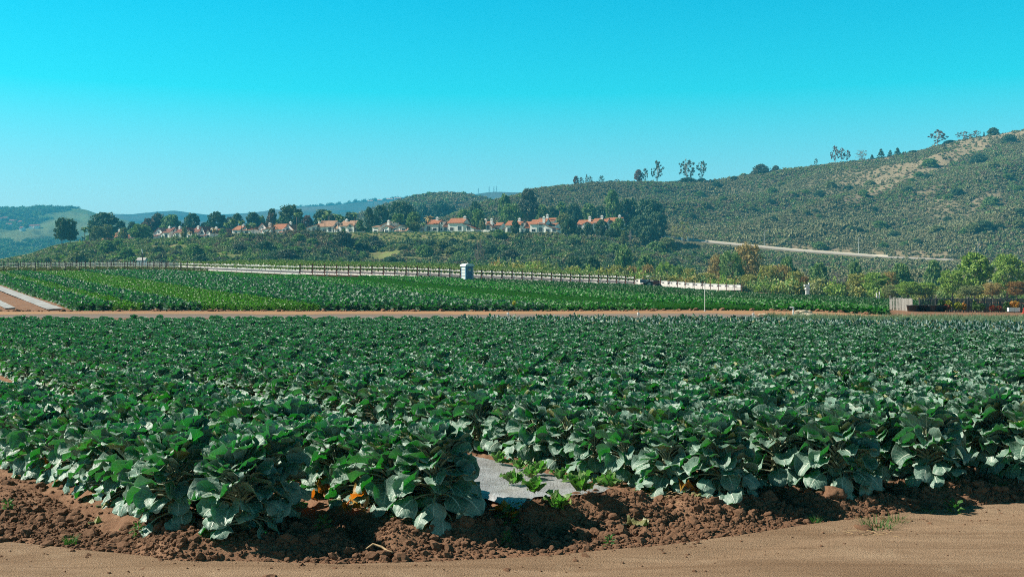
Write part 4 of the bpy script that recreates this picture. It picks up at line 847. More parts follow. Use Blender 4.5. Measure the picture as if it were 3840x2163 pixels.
# ------------------------------------------------------------------ wooden fence, tubs and flowers at right
fw_m = plain('weathered grey boards', (.30, .28, .255), .85, .45, 7); fd_m = plain('dark weathered boards', (.135, .125, .125), .85, .5, 6); tub_m = plain('black plastic tub', (.018, .02, .022), .4, .3)
def boards(x0, x1, h, wd, gap, seed, jit=.05, lean=.02):
    r_ = np.random.default_rng(seed); mb = MB(); x = x0
    while x < x1:
        w_ = wd * r_.uniform(.7, 1.15); hh = h + r_.normal(0, jit); M = Matrix.Rotation(r_.normal(0, lean), 3, 'Y'); mb.box((x + w_ / 2, r_.uniform(-.015, .015), hh / 2 - .05), (w_ * .93, .02, hh + .1), M=M); x += w_ + gap * r_.uniform(.2, 1.4)
    return mb
fx = [PX(3338, 97), PX(3380, 97), PX(3422, 97), PX(3900, 97)]
fz = float(_ground(fx[1], 97.0)) + .0
def fence(x0, x1, y, pieces, lab, rz=0.0):
    T = thing('wooden_fence', lab, 'fence', (x0, y, float(_ground(x0, y))), rz)
    for nm, mb, m in pieces: kid(mb.build(nm, m), T)
    return T
L1 = fx[2] - fx[0]
rail = lambda L, zs, w_=.07: [MB().box((L / 2, .035, z), (L, .05, w_)) for z in zs]
L1 = 4.5; A_ = (PX(3338, 99.5), 99.5)
fence(A_[0], A_[0] + L1, A_[1], [('panel', boards(.05, L1 * .48, 1.08, .13, .11, 3), fw_m), ('panel', boards(L1 * .5, L1, 1.06, .13, .014, 4, .02), fw_m)] + [('rail', r_, fw_m) for r_ in rail(L1, (.3, .85))] + [('post', MB().box((-.02, .05, .6), (.12, .12, 1.35)), fw_m), ('post', MB().box((L1 * .49, .06, .55), (.12, .12, 1.15)), fw_m)], 'short pale grey pallet fence with gaps at the left end of the garden', math.atan2(-4.5, .39))
L2 = fx[3] - fx[2]; pcs = []
for i in range(8): pcs.append(('panel', boards(L2 * i / 8, L2 * (i + 1) / 8, 1.06, .085, .025, 10 + i, .035, .035), fd_m))
fence(fx[2] + .05, fx[3], 95.4, pcs + [('rail', r_, fw_m) for r_ in rail(L2, (1.07,), .05)] + [('rail', r_, fd_m) for r_ in rail(L2, (.35,))] + [('post', MB().box((L2 * i / 8, .06, .55), (.10, .10, 1.25)), fd_m) for i in range(9)], 'long dark weathered picket fence behind the tubs and flowers at far right')
TUB = MB().lathe([(.001, 0), (.46, 0), (.56, .40), (.60, .42), (.60, .46), (.54, .46), (.50, .36), (.001, .36)], 24).mesh('plant_tub', tub_m, True)
for i, (u, lab) in enumerate(((3425, 'leftmost black plastic tub standing before the fence corner'), (3460, 'second black plastic tub from the fence corner'), (3495, 'third black plastic tub from the fence corner'), (3523, 'rightmost black plastic tub beside the red flowers'))):
    o = link('plant_tub', TUB); x, y, z = on(u, 0, 94.0 + .2 * (i % 2)); o.location = (x, y, z + .02); o.scale = (1, 1, 1.15); tag(o, lab, 'tub', 'black tubs by the fence')
red_f = foliage_mat('red flowers', (0.225, 0.022, 0.015), (0.090, 0.090, 0.038), (0.450, 0.038, 0.015), .2); yg_f = foliage_mat('yellow-green leaves', (0.285, 0.300, 0.038), (0.150, 0.195, 0.030), (0.262, 0.300, 0.022), .3); dkg_f = foliage_mat('dark garden leaves', (0.038, 0.090, 0.030), (0.090, 0.135, 0.038), (0.038, 0.150, 0.015), .25); org_f = foliage_mat('orange flowers', (0.413, 0.150, 0.015), (0.225, 0.180, 0.022), (0.375, 0.150, 0.015), .25)
gard = [(3548, 94.0, .32, .22, red_f, 'clump of red flowers just right of the tubs', 'flower'), (3556, 94.3, .34, .42, yg_f, 'pale yellow leafy plant above the red flowers', 'plant'), (3592, 94.1, .40, .34, yg_f, 'round yellow-green bush at the middle of the dark fence', 'bush'), (3614, 94.0, .24, .3, org_f, 'small orange-flowered plant right of the round yellow-green bush', 'flower'), (3528, 94.5, .3, .45, dkg_f, 'tall dark leafy plant against the fence behind the tubs', 'plant'), (3676, 93.9, .42, .28, dkg_f, 'low dark green plant in front of the fence', 'plant'), (3722, 94.2, .28, .22, red_f, 'bright red geranium clump toward the right of the fence', 'flower'), (3745, 94.2, .26, .2, red_f, 'smaller red flower clump right of the bright geranium', 'flower'), (3805, 94.5, .5, .45, org_f, 'large orange-topped bush beside the white planter box', 'bush'), (3775, 94.4, .3, .4, dkg_f, 'grey-green plant between the red flowers and white planter', 'plant'), (3655, 94.6, .2, .4, dkg_f, 'spindly dark plant with leaning sticks at mid fence', 'plant')]
for i, (u, Y, r_, h_, m, lab, cat) in enumerate(gard):
    o = link('flower_clump' if cat == 'flower' else 'garden_plant', blob_plant('garden_plant', 20 + i, m, r_, h_, 260, .05, h_ + .18)); o.location = on(u, 0, Y); tag(o, lab, cat, 'garden plants along the fence'); MB().tube([(0, 0, -.05), (0, 0, h_ + .1)], .02, 5).build('stem', stem_m, o)
for u, lab in ((3790, 'left white planter box under the orange-topped bush'), (3812, 'right white planter box under the orange-topped bush')):
    b = MB(); b.box((0, 0, .20), (.46, .3, .02)); b.box((0, -.15, .3), (.48, .02, .34)); b.box((0, .15, .3), (.48, .02, .34)); b.box((-.235, 0, .3), (.02, .28, .34)); b.box((.235, 0, .3), (.02, .28, .34)); o = b.build('planter_box', pipe_m); o.location = on(u, 0, 93.7); tag(o, lab, 'planter box', 'white planter boxes'); MB().box((0, 0, .42), (.44, .27, .06)).build('soil_fill', clod_m, o)
o = MB().lathe([(.16, 0), (.16, .04), (.07, .06), (.035, .48), (.001, .5)], 14).build('traffic_cone', plain('red cone plastic', (.55, .05, .03), .5)); o.location = on(3838, 0, 93.4); tag(o, 'red cone at the right picture edge by the white planters', 'cone')
x0_, y0_, z0_ = on(3028, 0, 172); T = thing('beehive_stack', 'white stack of boxes and pots standing at the far crop edge', 'box stack', (x0_, y0_, z0_))
for nm, c, d_ in (('base_box', (0, 0, .55), (.5, .4, 1.0)), ('top_box', (-.1, 0, 1.75), (.85, .4, .35))): MB().box(c, d_).build(nm, pipe_m, T)
for c in ((-.22, 0, 1.2), (.22, 0, 1.25), (0, 0, 1.45)): MB().lathe([(.001, -.2), (.2, -.16), (.24, 0), (.2, .16), (.001, .2)], 12, c).build('pot', pipe_m, T, True)
MB().box((.28, .02, 1.95), (.2, .3, .5)).build('flap', gut_m, T)
for u, h_, lab in ((3287, 1.05, 'left white pipe standing beyond the crop near the fence'), (3292, .7, 'shortest middle white pipe of the three beyond the crop'), (3298, 1.25, 'right and tallest white pipe beyond the crop near the fence')):
    x, y, z = on(u, 0, 152); o = MB().tube([(0, 0, 0), (0, 0, h_)], .075, 10).lathe([(.001, 0), (.085, 0), (.085, .05), (.001, .06)], 10, (0, 0, h_)).build('standpipe', pipe_m); o.location = (x, y, z); tag(o, lab, 'pipe', 'white standpipes beyond the crop')
# ------------------------------------------------------------------ houses on the mesa
stuc_m = plain('white stucco', (.86, .84, .79), .85, .1, .6); stg_m = plain('pale grey stucco', (.80, .78, .74), .85, .1, .6); win_m = plain('dark window glass', (.035, .05, .06), .12, .3); trim_m = plain('white window trim', (.78, .78, .76), .6, .05)
def tile_mat(name, c1, c2):
    m, nt, bs, _ = nmat(name); co = objco(nt); wv = nt.nodes.new('ShaderNodeTexWave'); wv.inputs['Scale'].default_value = 1.1; wv.inputs['Distortion'].default_value = .6; nt.links.new(co, wv.inputs['Vector'])
    w2 = nt.nodes.new('ShaderNodeTexWave'); w2.bands_direction = 'Z'; w2.inputs['Scale'].default_value = 1.4; w2.inputs['Distortion'].default_value = 1.0; nt.links.new(co, w2.inputs['Vector'])
    c = mixc(nt, remap(nt, noise(nt, 1.2, 5, .7, vec=co), .35, .65), c1, c2); nt.links.new(c, bs.inputs['Base Color']); bs.inputs['Roughness'].default_value = .85
    bump(nt, math_(nt, 'ADD', wv.outputs['Fac'], w2.outputs['Fac']), .8, .12, bs); return m
roof_o = tile_mat('orange roof tiles', (0.406, 0.156, 0.066), (0.296, 0.101, 0.043)); roof_p = tile_mat('pale tan roof tiles', (0.390, 0.234, 0.140), (0.312, 0.156, 0.086)); roof_b = tile_mat('brown-red roof tiles', (0.211, 0.074, 0.047), (0.156, 0.055, 0.035))
tan_m = plain('dark gable', (.30, .30, .27), .85, .1, .6)
def house(u0, u1, vb, Y, blocks, label, roof=None, wall=None, chim=(), rz=None):
    """blocks: (px from, px to, wall px, roof px, ridge direction, setback m); everything in photo pixels at this distance, turned into metres"""
    rz = (R(-24) if u0 < 1000 or 1380 < u0 < 1450 else R(-19)) if rz is None else rz
    m = Y / F; roof = roof or roof_o; wall = wall or stuc_m; xc = PX((u0 + u1) / 2, Y); T = thing('house', label, 'house', (xc, Y, PZ(vb, Y)), rz, 'houses along the mesa edge')
    W = MB(); RF = MB(); wins = []; half = (u1 - u0) / 2
    for k, (a, b, hw, hr, rd, sb) in enumerate(blocks):
        x0, x1 = (a - half) * m, (b - half) * m; h = hw * m; r_ = hr * m; y0, y1 = sb, sb + 9.0 + .07 * k; ov = .38; xm = (x0 + x1) / 2; ym = (y0 + y1) / 2; th = .22
        if rd == 'x':
            W.prism([(y0, -1.5), (y1, -1.5), (y1, h), (ym, h + r_ * .97), (y0, h)], x0, x1, 'x')
            e = r_ / (ym - y0); RF.prism([(y0 - ov, h - ov * e), (ym, h + r_), (y1 + ov, h - ov * e), (y1 + ov, h - ov * e + th), (ym, h + r_ + th), (y0 - ov, h - ov * e + th)], x0 - .25, x1 + .25, 'x')
        elif rd == 'y':
            W.prism([(x0, -1.5), (x1, -1.5), (x1, h), (xm, h + r_ * .97), (x0, h)], y0, y1, 'y')
            e = r_ / (xm - x0); RF.prism([(x0 - ov, h - ov * e), (xm, h + r_), (x1 + ov, h - ov * e), (x1 + ov, h - ov * e + th), (xm, h + r_ + th), (x0 - ov, h - ov * e + th)], y0 - .35, y1, 'y')
        else:
            hl, hrr = (h, h + r_) if rd == 'l' else (h + r_, h)
            W.prism([(x0, -1.5), (x1, -1.5), (x1, hrr * .985), (x0, hl * .985)], y0, y1, 'y'); RF.prism([(x0 - .2, hl), (x1 + .2, hrr), (x1 + .2, hrr + th), (x0 - .2, hl + th)], y0 - .35, y1, 'y')
        wd = x1 - x0; fl = [1.15] + ([3.9] if h > 4.4 else [])
        for zf in fl:
            n = max(1, int(wd / 2.9))
            for j in range(n): wins.append((x0 + wd * (j + .5) / n, y0, zf, min(1.7, wd / n * .62), (1.9 if zf < 2 and (j + k) % 2 else 1.25)))
        if rd in 'y' and r_ > 1.2 and wd > 3.5: wins.append((xm, y0, h + .15, 1.0, .9))
    kid(W.build('wall', wall), T); RO = RF.build('roof', roof, T)
    for (cx_, top, sb) in chim:
        x = (cx_ - half) * m; z = top * m; c = MB(); c.box((x, sb, z - 2.2), (1.1, .9, 4.4)); c.box((x, sb, z + .08), (1.35, 1.15, .3)); c.box((x, sb, z + .4), (.7, .6, .34)); kid(c.build('chimney', wall), RO)
    for (x, y, z, ww, hh) in wins:
        o = MB(); o.box((x, y - .03, z + hh / 2 - .3), (ww + .24, .10, hh + .24)); fr_ = o.build('window', trim_m, T); g = MB()
        g.box((x - ww * .25, y - .07, z + hh / 2 - .3), (ww * .46, .06, hh)); g.box((x + ww * .25, y - .07, z + hh / 2 - .3), (ww * .46, .06, hh)); kid(g.build('pane', win_m), fr_)
    return T
H = house
H(348, 448, 905, 560, [(0, 60, 9, 16, 'x', 4), (50, 100, 12, 14, 'x', 7)], 'low orange-roofed house half hidden by round trees at far left end')
H(424, 456, 902, 585, [(0, 32, 22, 14, 'x', 0)], 'small orange-roofed house between two round trees at left', chim=[(8, 40, 3)])
H(478, 528, 900, 560, [(0, 28, 8, 4, 'x', 0), (26, 50, 10, 5, 'y', 1)], 'low white garden building below the trees at left', roof_b)
H(548, 594, 899, 565, [(0, 42, 28, 18, 'y', 5), (2, 30, 12, 8, 'x', 1)], 'white gable-fronted house with red lean-to just left of brown-roofed row', roof_b)
H(589, 662, 898, 545, [(0, 22, 20, 14, 'l', 1.2), (18, 48, 26, 19, 'x', 0), (44, 73, 22, 24, 'y', 3)], 'brown-roofed house with left chimney, first of the brown-roofed row', roof_b, chim=[(24, 48, 4)])
H(636, 704, 898, 540, [(0, 16, 20, 12, 'l', 1.2), (14, 42, 26, 17, 'x', 0), (38, 66, 22, 23, 'y', 3)], 'brown-roofed house in the middle of the brown-roofed row', roof_b, chim=[(14, 48, 4)])
H(690, 782, 897, 535, [(0, 26, 22, 14, 'y', 0), (8, 42, 27, 20, 'x', 2), (34, 62, 24, 25, 'y', 4), (26, 80, 12, 7, 'x', 1), (74, 92, 26, 10, 'y', 3)], 'brown-roofed house with gable at the right end of brown-roofed row', roof_b, chim=[(24, 49, 5), (84, 40, 6)])
H(758, 840, 893, 545, [(0, 40, 24, 12, 'x', 3), (36, 76, 18, 20, 'y', 5), (8, 26, 28, 4, 'x', 1)], 'orange-roofed house behind drooping palm, right of the brown-roofed row', chim=[(32, 40, 4)])
H(848, 940, 888, 535, [(0, 24, 14, 9, 'x', 3), (18, 52, 26, 16, 'x', 0), (46, 74, 22, 20, 'y', 3), (60, 92, 24, 5, 'x', 1)], 'white house with orange roof behind three tall palms', chim=[(44, 46, 4)])
H(946, 988, 882, 550, [(0, 38, 28, 18, 'y', 4), (4, 40, 10, 6, 'x', 1)], 'narrow white gabled house with small upper window beside palms')
H(966, 1094, 882, 530, [(0, 40, 20, 10, 'l', 1.2), (30, 86, 24, 20, 'x', 3), (64, 118, 20, 24, 'y', 6), (84, 128, 10, 8, 'x', 0)], 'large orange-roofed house with slim chimneys behind the orange-leaved tree', None, stg_m, chim=[(20, 46, 4), (92, 50, 8)])
H(1136, 1246, 875, 520, [(0, 46, 20, 12, 'l', 1.2), (40, 110, 26, 22, 'x', 2)], 'pale house with tan roof behind the group of tall palms', roof_p, chim=[(42, 50, 5)])
H(1240, 1357, 875, 515, [(0, 34, 20, 20, 'x', 2), (30, 90, 28, 20, 'x', 0), (64, 94, 24, 10, 'y', -1.0), (88, 116, 12, 14, 'r', -.5), (20, 33, 36, 2, 'x', .6)], 'white house with tan tile roof and arched wing right of tall palms', roof_p, chim=[(44, 52, 4)])
H(1392, 1464, 881, 505, [(0, 24, 30, 6, 'x', 0), (18, 58, 34, 16, 'l', 3), (54, 72, 18, 8, 'x', 2)], 'white house with rising tan roofline left of the umbrella pine', roof_p, chim=[(56, 52, 3), (66, 53, 5)])
H(1434, 1526, 879, 500, [(0, 22, 26, 8, 'y', 0), (18, 60, 16, 20, 'l', 2), (40, 92, 12, 12, 'x', 1)], 'low tan-roofed house under the umbrella pine', roof_p)
H(1560, 1786, 871, 500, [(0, 30, 14, 18, 'l', .3), (28, 80, 32, 17, 'x', 0), (78, 90, 38, 3, 'x', 2), (96, 122, 22, 20, 'x', 1), (120, 182, 34, 19, 'x', 0), (180, 224, 12, 20, 'r', .3), (86, 97, 40, 2, 'x', .8)], 'largest white terrace with long orange roof and arched end wings', roof_o, stg_m, chim=[(64, 56, 4), (176, 57, 4)])
H(1780, 1866, 868, 535, [(0, 50, 22, 18, 'x', 3), (36, 66, 16, 12, 'y', 0), (60, 86, 22, 14, 'x', 5)], 'orange-roofed house with two white chimneys between the two large terraces', chim=[(26, 46, 5), (54, 47, 4)])
H(1868, 2104, 877, 490, [(0, 24, 10, 18, 'l', .3), (22, 82, 34, 17, 'x', 0), (82, 94, 42, 2, 'x', .8), (94, 122, 24, 24, 'x', 1), (120, 146, 36, 18, 'x', 0), (144, 178, 37, 20, 'x', .35), (176, 226, 14, 20, 'r', .2), (178, 206, 32, 10, 'x', 5)], 'white terrace with bright orange roofs and big chimney above green bank', chim=[(67, 58, 4), (172, 60, 1)])
H(2012, 2076, 852, 525, [(0, 28, 26, 10, 'y', 0), (20, 62, 22, 14, 'x', 2)], 'orange roof with chimney rising behind the bright orange terrace', chim=[(34, 46, 3)])
H(2156, 2322, 856, 505, [(0, 74, 16, 18, 'x', 2), (66, 120, 20, 18, 'x', 0), (116, 166, 22, 20, 'x', 4), (30, 64, 16, 8, 'y', -.8)], 'pale house with tan-orange roof and three chimneys deep among trees', chim=[(44, 44, 5), (94, 46, 4), (156, 48, 7)])
# specks of houses on the far left hill and ridge, masts
def far_house(u, v, Y, w, lab, i, rf=None, wl=None):
    m = Y / F; T = thing('far_house', lab, 'house', (PX(u, Y), Y, PZ(v, Y)), .2 * (i % 3 - 1), 'far houses on the left hill'); W_ = w * m / 2; h = 4.5
    MB().prism([(-5, -6), (5, -6), (5, h), (0, h + 2.2), (-5, h)], -W_, W_, 'x').build('wall', wl or stuc_m, T); MB().prism([(-5.6, h - .2), (0, h + 2.4), (5.6, h - .2), (5.6, h + .3), (0, h + 3.0), (-5.6, h + .3)], -W_ - .5, W_ + .5, 'x').build('roof', rf or roof_b, T)
_lz = lambda u, v: hit(lambda x, y: _lf(x, y), u, v, 1300, 2390)
def _lf(x, y):
    X, Y_, Z = left_grid; us = CX + F * x / y; j = np.clip(((us - LEFT[0][0]) / (LEFT[0][-1] - LEFT[0][0]) * (X.shape[1] - 1)).round().astype(int), 0, X.shape[1] - 1)
    return np.array([np.interp(yy_, Y_[:, jj], Z[:, jj]) for yy_, jj in zip(np.atleast_1d(y), np.atleast_1d(j))])
for i, (u, v, w, lab) in enumerate([(20, 828, 22, 'far pinkish house highest on the left hill'), (50, 838, 24, 'far white-walled house right of the highest left hill house'), (34, 852, 20, 'far white house lowest of the left hill group'), (78, 842, 12, 'far small house right of the white pair on left hill'), (122, 858, 18, 'far house at left of the lower terrace on left hill'), (140, 857, 16, 'far house at right of the lower terrace on left hill'), (84, 866, 12, 'far small pinkish house below the others on left hill'), (3, 830, 14, 'far house at the very left picture edge')]):
    x, y, z = hit(_lf, u, v, 1300, 2390); far_house(u, v, y, w, lab, i)
for i, (u, v, w, lab) in enumerate([(1390, 757, 20, 'far pale block on the blue ridge, left of the ridge houses'), (1462, 750, 24, 'long far house on the blue ridge crest'), (1492, 747, 26, 'far house at the right end of the blue ridge crest'), (1425, 754, 16, 'far brownish house midway along the blue ridge crest')]): far_house(u, v + 3, 3380, w, lab, i, roof_p, tan_m)
mast_m = plain('mast steel', (.10, .11, .12), .6)
for u, vt, lab in ((1794, 706, 'broad lattice antenna mast with dishes, leftmost on the far ridge'), (1834, 698, 'slim antenna mast, second from left on the far ridge'), (1852, 699, 'antenna mast, third from left on the far ridge'), (1862, 698, 'antenna mast at the right end on the far ridge')):
    Y = 3490; zb = PZ(724, Y); h = PZ(vt, Y) - zb; mb = MB(); wd = 1.6
    for sx, sy in ((-1, -1), (1, -1), (1, 1), (-1, 1)): mb.tube([(sx * wd, sy * wd, -8), (sx * .4, sy * .4, h)], .28, 4)
    for k in range(7): z = h * k / 7; w_ = wd * (1 - .75 * k / 7); mb.tube([(-w_, -w_, z), (w_ * .9, -w_ * .9, z + h / 7)], .18, 4); mb.tube([(w_, -w_, z), (-w_ * .9, -w_ * .9, z + h / 7)], .18, 4)
    T = thing('antenna_mast', lab, 'mast', (PX(u, Y), Y, zb), 0, 'antenna masts on the far ridge'); mb.build('lattice', mast_m, T)
    for k in range(3): MB().lathe([(.001, 0), (1.5, .4), (1.5, .5)], 8, (1.6 * (-1) ** k, -1.2, h * (.45 + .18 * k))).build('dish', mast_m, T)
# roadside lamps on the hill
lamp_m = plain('lamp pole', (.42, .45, .44), .5)
def _rz(u, dy=4.9): y = float(np.interp(u, *ROADY)) + dy; return PX(u, y), y, float(_hill(PX(u, y), y))
for u, vt, lab in ((2601, 858, 'plain lamp post at the left part of hill road by sparse trees'), (2866, 868, 'thin lamp post at the bend of the hill road'), (3220, 893, 'tall street lamp with arm at middle of the hill road'), (3668, 909, 'street lamp with arm at right above the bright green tree')):
    x, y, z = _rz(u); h = PZ(vt, y) - z; T = thing('street_lamp', lab, 'street lamp', (x, y, z), 0, 'street lamps on the hill road'); mb = MB(); mb.tube([(0, 0, -.5), (0, 0, h)], [.16, .10], 6); mb.build('pole', lamp_m, T); mb = MB(); mb.tube([(0, 0, h), (.5, 0, h + .25), (1.5, -.2, h + .3)], .07, 5); mb.build('arm', lamp_m, T); MB().box((1.7, -.2, h + .28), (.6, .25, .14)).build('lamp_head', lamp_m, T)
for u, lab in ((2558, 'left white gate pillar beside the hill road'), (2578, 'right white gate pillar beside the hill road')):
    x, y, z = _rz(u, -4.2); MB().box((0, 0, .6), (.85, .7, 2.6)).box((0, 0, 2.0), (1.05, .9, .25)).mesh('p', stuc_m); o = MB().box((0, 0, .6), (.85, .7, 2.6)).box((0, 0, 2.0), (1.05, .9, .25)).build('gate_pillar', stuc_m); o.location = (x, y, z); tag(o, lab, 'pillar', 'gate pillars')
# utility pole and shed roof below the mesa
x, y = PX(535, 330), 330.0; zb = PZ(1010, y); T = thing('utility_pole', 'brown utility pole with white insulator in front of the left bluff', 'pole', (x, y, zb)); hh = PZ(938, y) - zb
MB().tube([(0, 0, -8), (0, 0, hh - .9)], [.22, .16], 7).build('pole', wood_m, T); MB().tube([(0, 0, hh - .9), (-.15, 0, hh - .3), (-.3, 0, hh + .3)], .14, 6).build('insulator', pipe_m, T)
x, y = PX(533, 345), 345.0; zb = PZ(976, y); T = thing('shed', 'small grey shed with pale roof behind the utility pole', 'shed', (x, y, zb)); MB().box((0, 0, -4), (2.3, 2.2, 8)).build('wall', stg_m, T); MB().prism([(-1.4, 0), (1.4, 0), (0, .9)], -1.4, 1.4, 'x').build('roof', plain('corrugated roof', (.45, .43, .40), .6), T)
# ------------------------------------------------------------------ trees and shrubs (shapes of unit size, scaled where they stand)
def quads(c, r_, size, flat=0.0):
    n = len(c); a = r_.normal(size=(n, 3)); a /= np.linalg.norm(a, axis=1)[:, None]; b = np.cross(a, r_.normal(size=(n, 3))); b /= np.linalg.norm(b, axis=1)[:, None]; s = size * r_.uniform(.55, 1.5, n)[:, None]
    return np.stack([c - a * s - b * s * .7, c + a * s - b * s * .7, c + a * s + b * s * .7, c - a * s + b * s * .7], 1).reshape(-1, 3)
def crown_mesh(name, seed, mat, kind, ncl, nl, size, rc):
    """leaf clumps through the crown's volume; unit height 1, half-width .5"""
    r_ = np.random.default_rng(seed)
    if kind == 'round': z0, z1, f = .22, 1.0, lambda t: .5 * np.sqrt(np.clip(1 - ((t - .42) / .6) ** 2, .02, 1))
    elif kind == 'tall': z0, z1, f = .25, 1.0, lambda t: .5 * np.clip(np.sin(np.pi * np.clip(t * .9 + .08, 0, 1)) ** .6, .12, 1)
    elif kind == 'cone': z0, z1, f = .06, 1.0, lambda t: .5 * np.clip(1.05 - t, .05, 1) ** .9
    elif kind == 'dome': z0, z1, f = .0, .92, lambda t: .5 * np.sqrt(np.clip(1 - t ** 2.2, .03, 1))
    elif kind == 'umbrella': z0, z1, f = .55, 1.0, lambda t: .5 * np.sqrt(np.clip(1 - ((t - .25) / .8) ** 2, .02, 1))
    else: z0, z1, f = .15, 1.0, lambda t: .5 * np.clip(.35 + .75 * np.sin(np.pi * (t * .8 + .1)), .1, 1)
    t = r_.random(ncl); z = z0 + (z1 - z0) * t; ang = r_.uniform(0, 6.28, ncl); rad = f(t) * np.sqrt(r_.uniform(.10 if kind != 'dome' else .35, 1.0, ncl)) * r_.uniform(.75, 1.12, ncl)
    C = np.stack([rad * np.cos(ang), rad * np.sin(ang), z], -1); n = r_.integers(int(nl * .5), int(nl * 1.5), ncl); idx = np.repeat(np.arange(ncl), n)
    rcs = rc * r_.uniform(.6, 1.4, ncl); d = r_.normal(size=(len(idx), 3)); d /= np.linalg.norm(d, axis=1)[:, None]; d *= (r_.random(len(idx)) ** .4)[:, None]
    P = C[idx] + d * rcs[idx][:, None] * np.array([1, 1, .75 if kind != 'cone' else .5]); P[:, 2] = np.maximum(P[:, 2], .01)
    V = quads(P, r_, size); return npmesh(name, V, np.arange(len(V)).reshape(-1, 4), mat), C
def trunk_mesh(name, seed, mat, C, r0=.022, top=.8, nlimb=9, stems=1):
    r_ = np.random.default_rng(seed); mb = MB(); pick = r_.permutation(len(C))
    for s in range(stems):
        ox = .0 if stems == 1 else r_.uniform(-.06, .06); l = r_.uniform(-.06, .06) if stems == 1 else r_.uniform(-.2, .2); P = [Vector((ox + l * t * t, r_.uniform(-.01, .01) * 3 * t, -.06 + (top + .06) * t)) for t in np.linspace(0, 1, 6)]
        mb.tube(P, list(np.linspace(r0, r0 * .3, 6)), 6)
        for k in range(nlimb):
            c = Vector(C[pick[(s * nlimb + k) % len(C)]]); tz = max(.15, min(top, c.z - .18)); b = Vector((ox + l * (tz / top) ** 2, 0, tz)); mid = b.lerp(c, .5) + Vector((0, 0, -.02)); mb.tube([b, mid, c], [r0 * .42, r0 * .28, r0 * .1], 4, cap=False)
    return mb.mesh(name, mat, True)
bark_m = plain('grey-brown bark', (.16, .12, .09), .9, .4, 8); pale_m = plain('pale bark', (.42, .40, .35), .85, .3, 6)
FOL = {'dark': foliage_mat('dark pine leaf', (0.054, 0.104, 0.058), (0.108, 0.163, 0.081), (0.054, 0.181, 0.035), .12, .7, .2), 'green': foliage_mat('mid green leaf', (0.109, 0.189, 0.064), (0.198, 0.277, 0.098), (0.118, 0.335, 0.039), .18, .65, .2), 'olive': foliage_mat('olive leaf', (0.151, 0.190, 0.078), (0.254, 0.277, 0.126), (0.158, 0.284, 0.064), .2, .65, .2),
    'grey': foliage_mat('grey-green eucalyptus leaf', (0.075, 0.102, 0.070), (0.129, 0.150, 0.107), (0.075, 0.129, 0.043), .18, .6, .25), 'red': foliage_mat('reddish eucalyptus leaf', (0.129, 0.081, 0.053), (0.204, 0.118, 0.081), (0.161, 0.086, 0.032), .2, .6), 'yellow': foliage_mat('yellow-green willow leaf', (0.245, 0.258, 0.064), (0.360, 0.335, 0.097), (0.283, 0.335, 0.052), .25, .6), 'bright': foliage_mat('bright spring leaf', (0.155, 0.258, 0.046), (0.270, 0.373, 0.077), (0.180, 0.386, 0.038), .28, .6),
    'ochre': foliage_mat('ochre winter leaf', (0.278, 0.209, 0.078), (0.365, 0.286, 0.104), (0.382, 0.278, 0.070), .22, .7), 'orange': foliage_mat('orange autumn leaf', (0.225, 0.124, 0.038), (0.204, 0.140, 0.048), (0.322, 0.150, 0.021), .22, .7), 'sage': foliage_mat('grey sage leaf', (.20, .208, .108), (.275, .280, .150), (.12, .16, .07), .12, .8, .15, (.19, .178, .10)), 'brush': foliage_mat('brown brush', (0.140, 0.112, 0.070), (0.193, 0.155, 0.097), (0.129, 0.107, 0.053), .12, .8),
    'twig': plain('bare grey twigs', (0.268, 0.225, 0.204), .9, .3)}
TREE = {}
def tree_kind(key, kind, ncl, nl, size, rc, stems=1, bark=None, nv=3, top=.75, r0=.022, nlimb=9):
    L = []
    for i in range(nv):
        cm, C = crown_mesh('crown', hash(key) % 1 + 1000 + 37 * len(TREE) + i, FOL['dark'], kind, ncl, nl, size, rc); L.append((cm, trunk_mesh('trunk', 2000 + i, bark or bark_m, C, r0, top, nlimb, stems)))
    TREE[key] = L
tree_kind('round', 'round', 150, 44, .021, .10); tree_kind('tall', 'tall', 140, 40, .020, .088); tree_kind('open', 'tall', 46, 26, .020, .060, 2, pale_m, 4, .9, .016, 14); tree_kind('conifer', 'cone', 85, 26, .026, .085); tree_kind('umbrella', 'umbrella', 60, 30, .024, .085)
tree_kind('willow', 'loose', 190, 40, .015, .10, 3, None, 4, .8, .014, 12); tree_kind('wispy', 'loose', 60, 16, .014, .085, 4, None, 3, .85, .010, 16); tree_kind('shrub', 'dome', 120, 40, .026, .14, 1, None, 4, .5, .03, 6)
def bare_mesh(seed, mat):
    r_ = np.random.default_rng(seed); mb = MB()
    def br(p, d, L, r, k):
        q = p + d * L; mb.tube([p, p.lerp(q, .5) + Vector((r_.normal(0, .02), r_.normal(0, .02), 0)) * L * 2, q], [r, r * .8, r * .6], 4 if k < 3 else 3, cap=False)
        if k == 0: return
        for _ in range(3):
            n = (d + Vector((r_.normal(0, .55), r_.normal(0, .55), r_.normal(.12, .3)))).normalized(); br(p.lerp(q, r_.uniform(.6, 1)), n, L * r_.uniform(.6, .85), r * .6, k - 1)
    for s in range(2): br(Vector((0, 0, -.05)), Vector((r_.normal(0, .25), r_.normal(0, .2), 1)).normalized(), .34, .022, 4)
    return mb.mesh('branches', mat)
BARE = [bare_mesh(i, FOL['twig']) for i in range(3)]
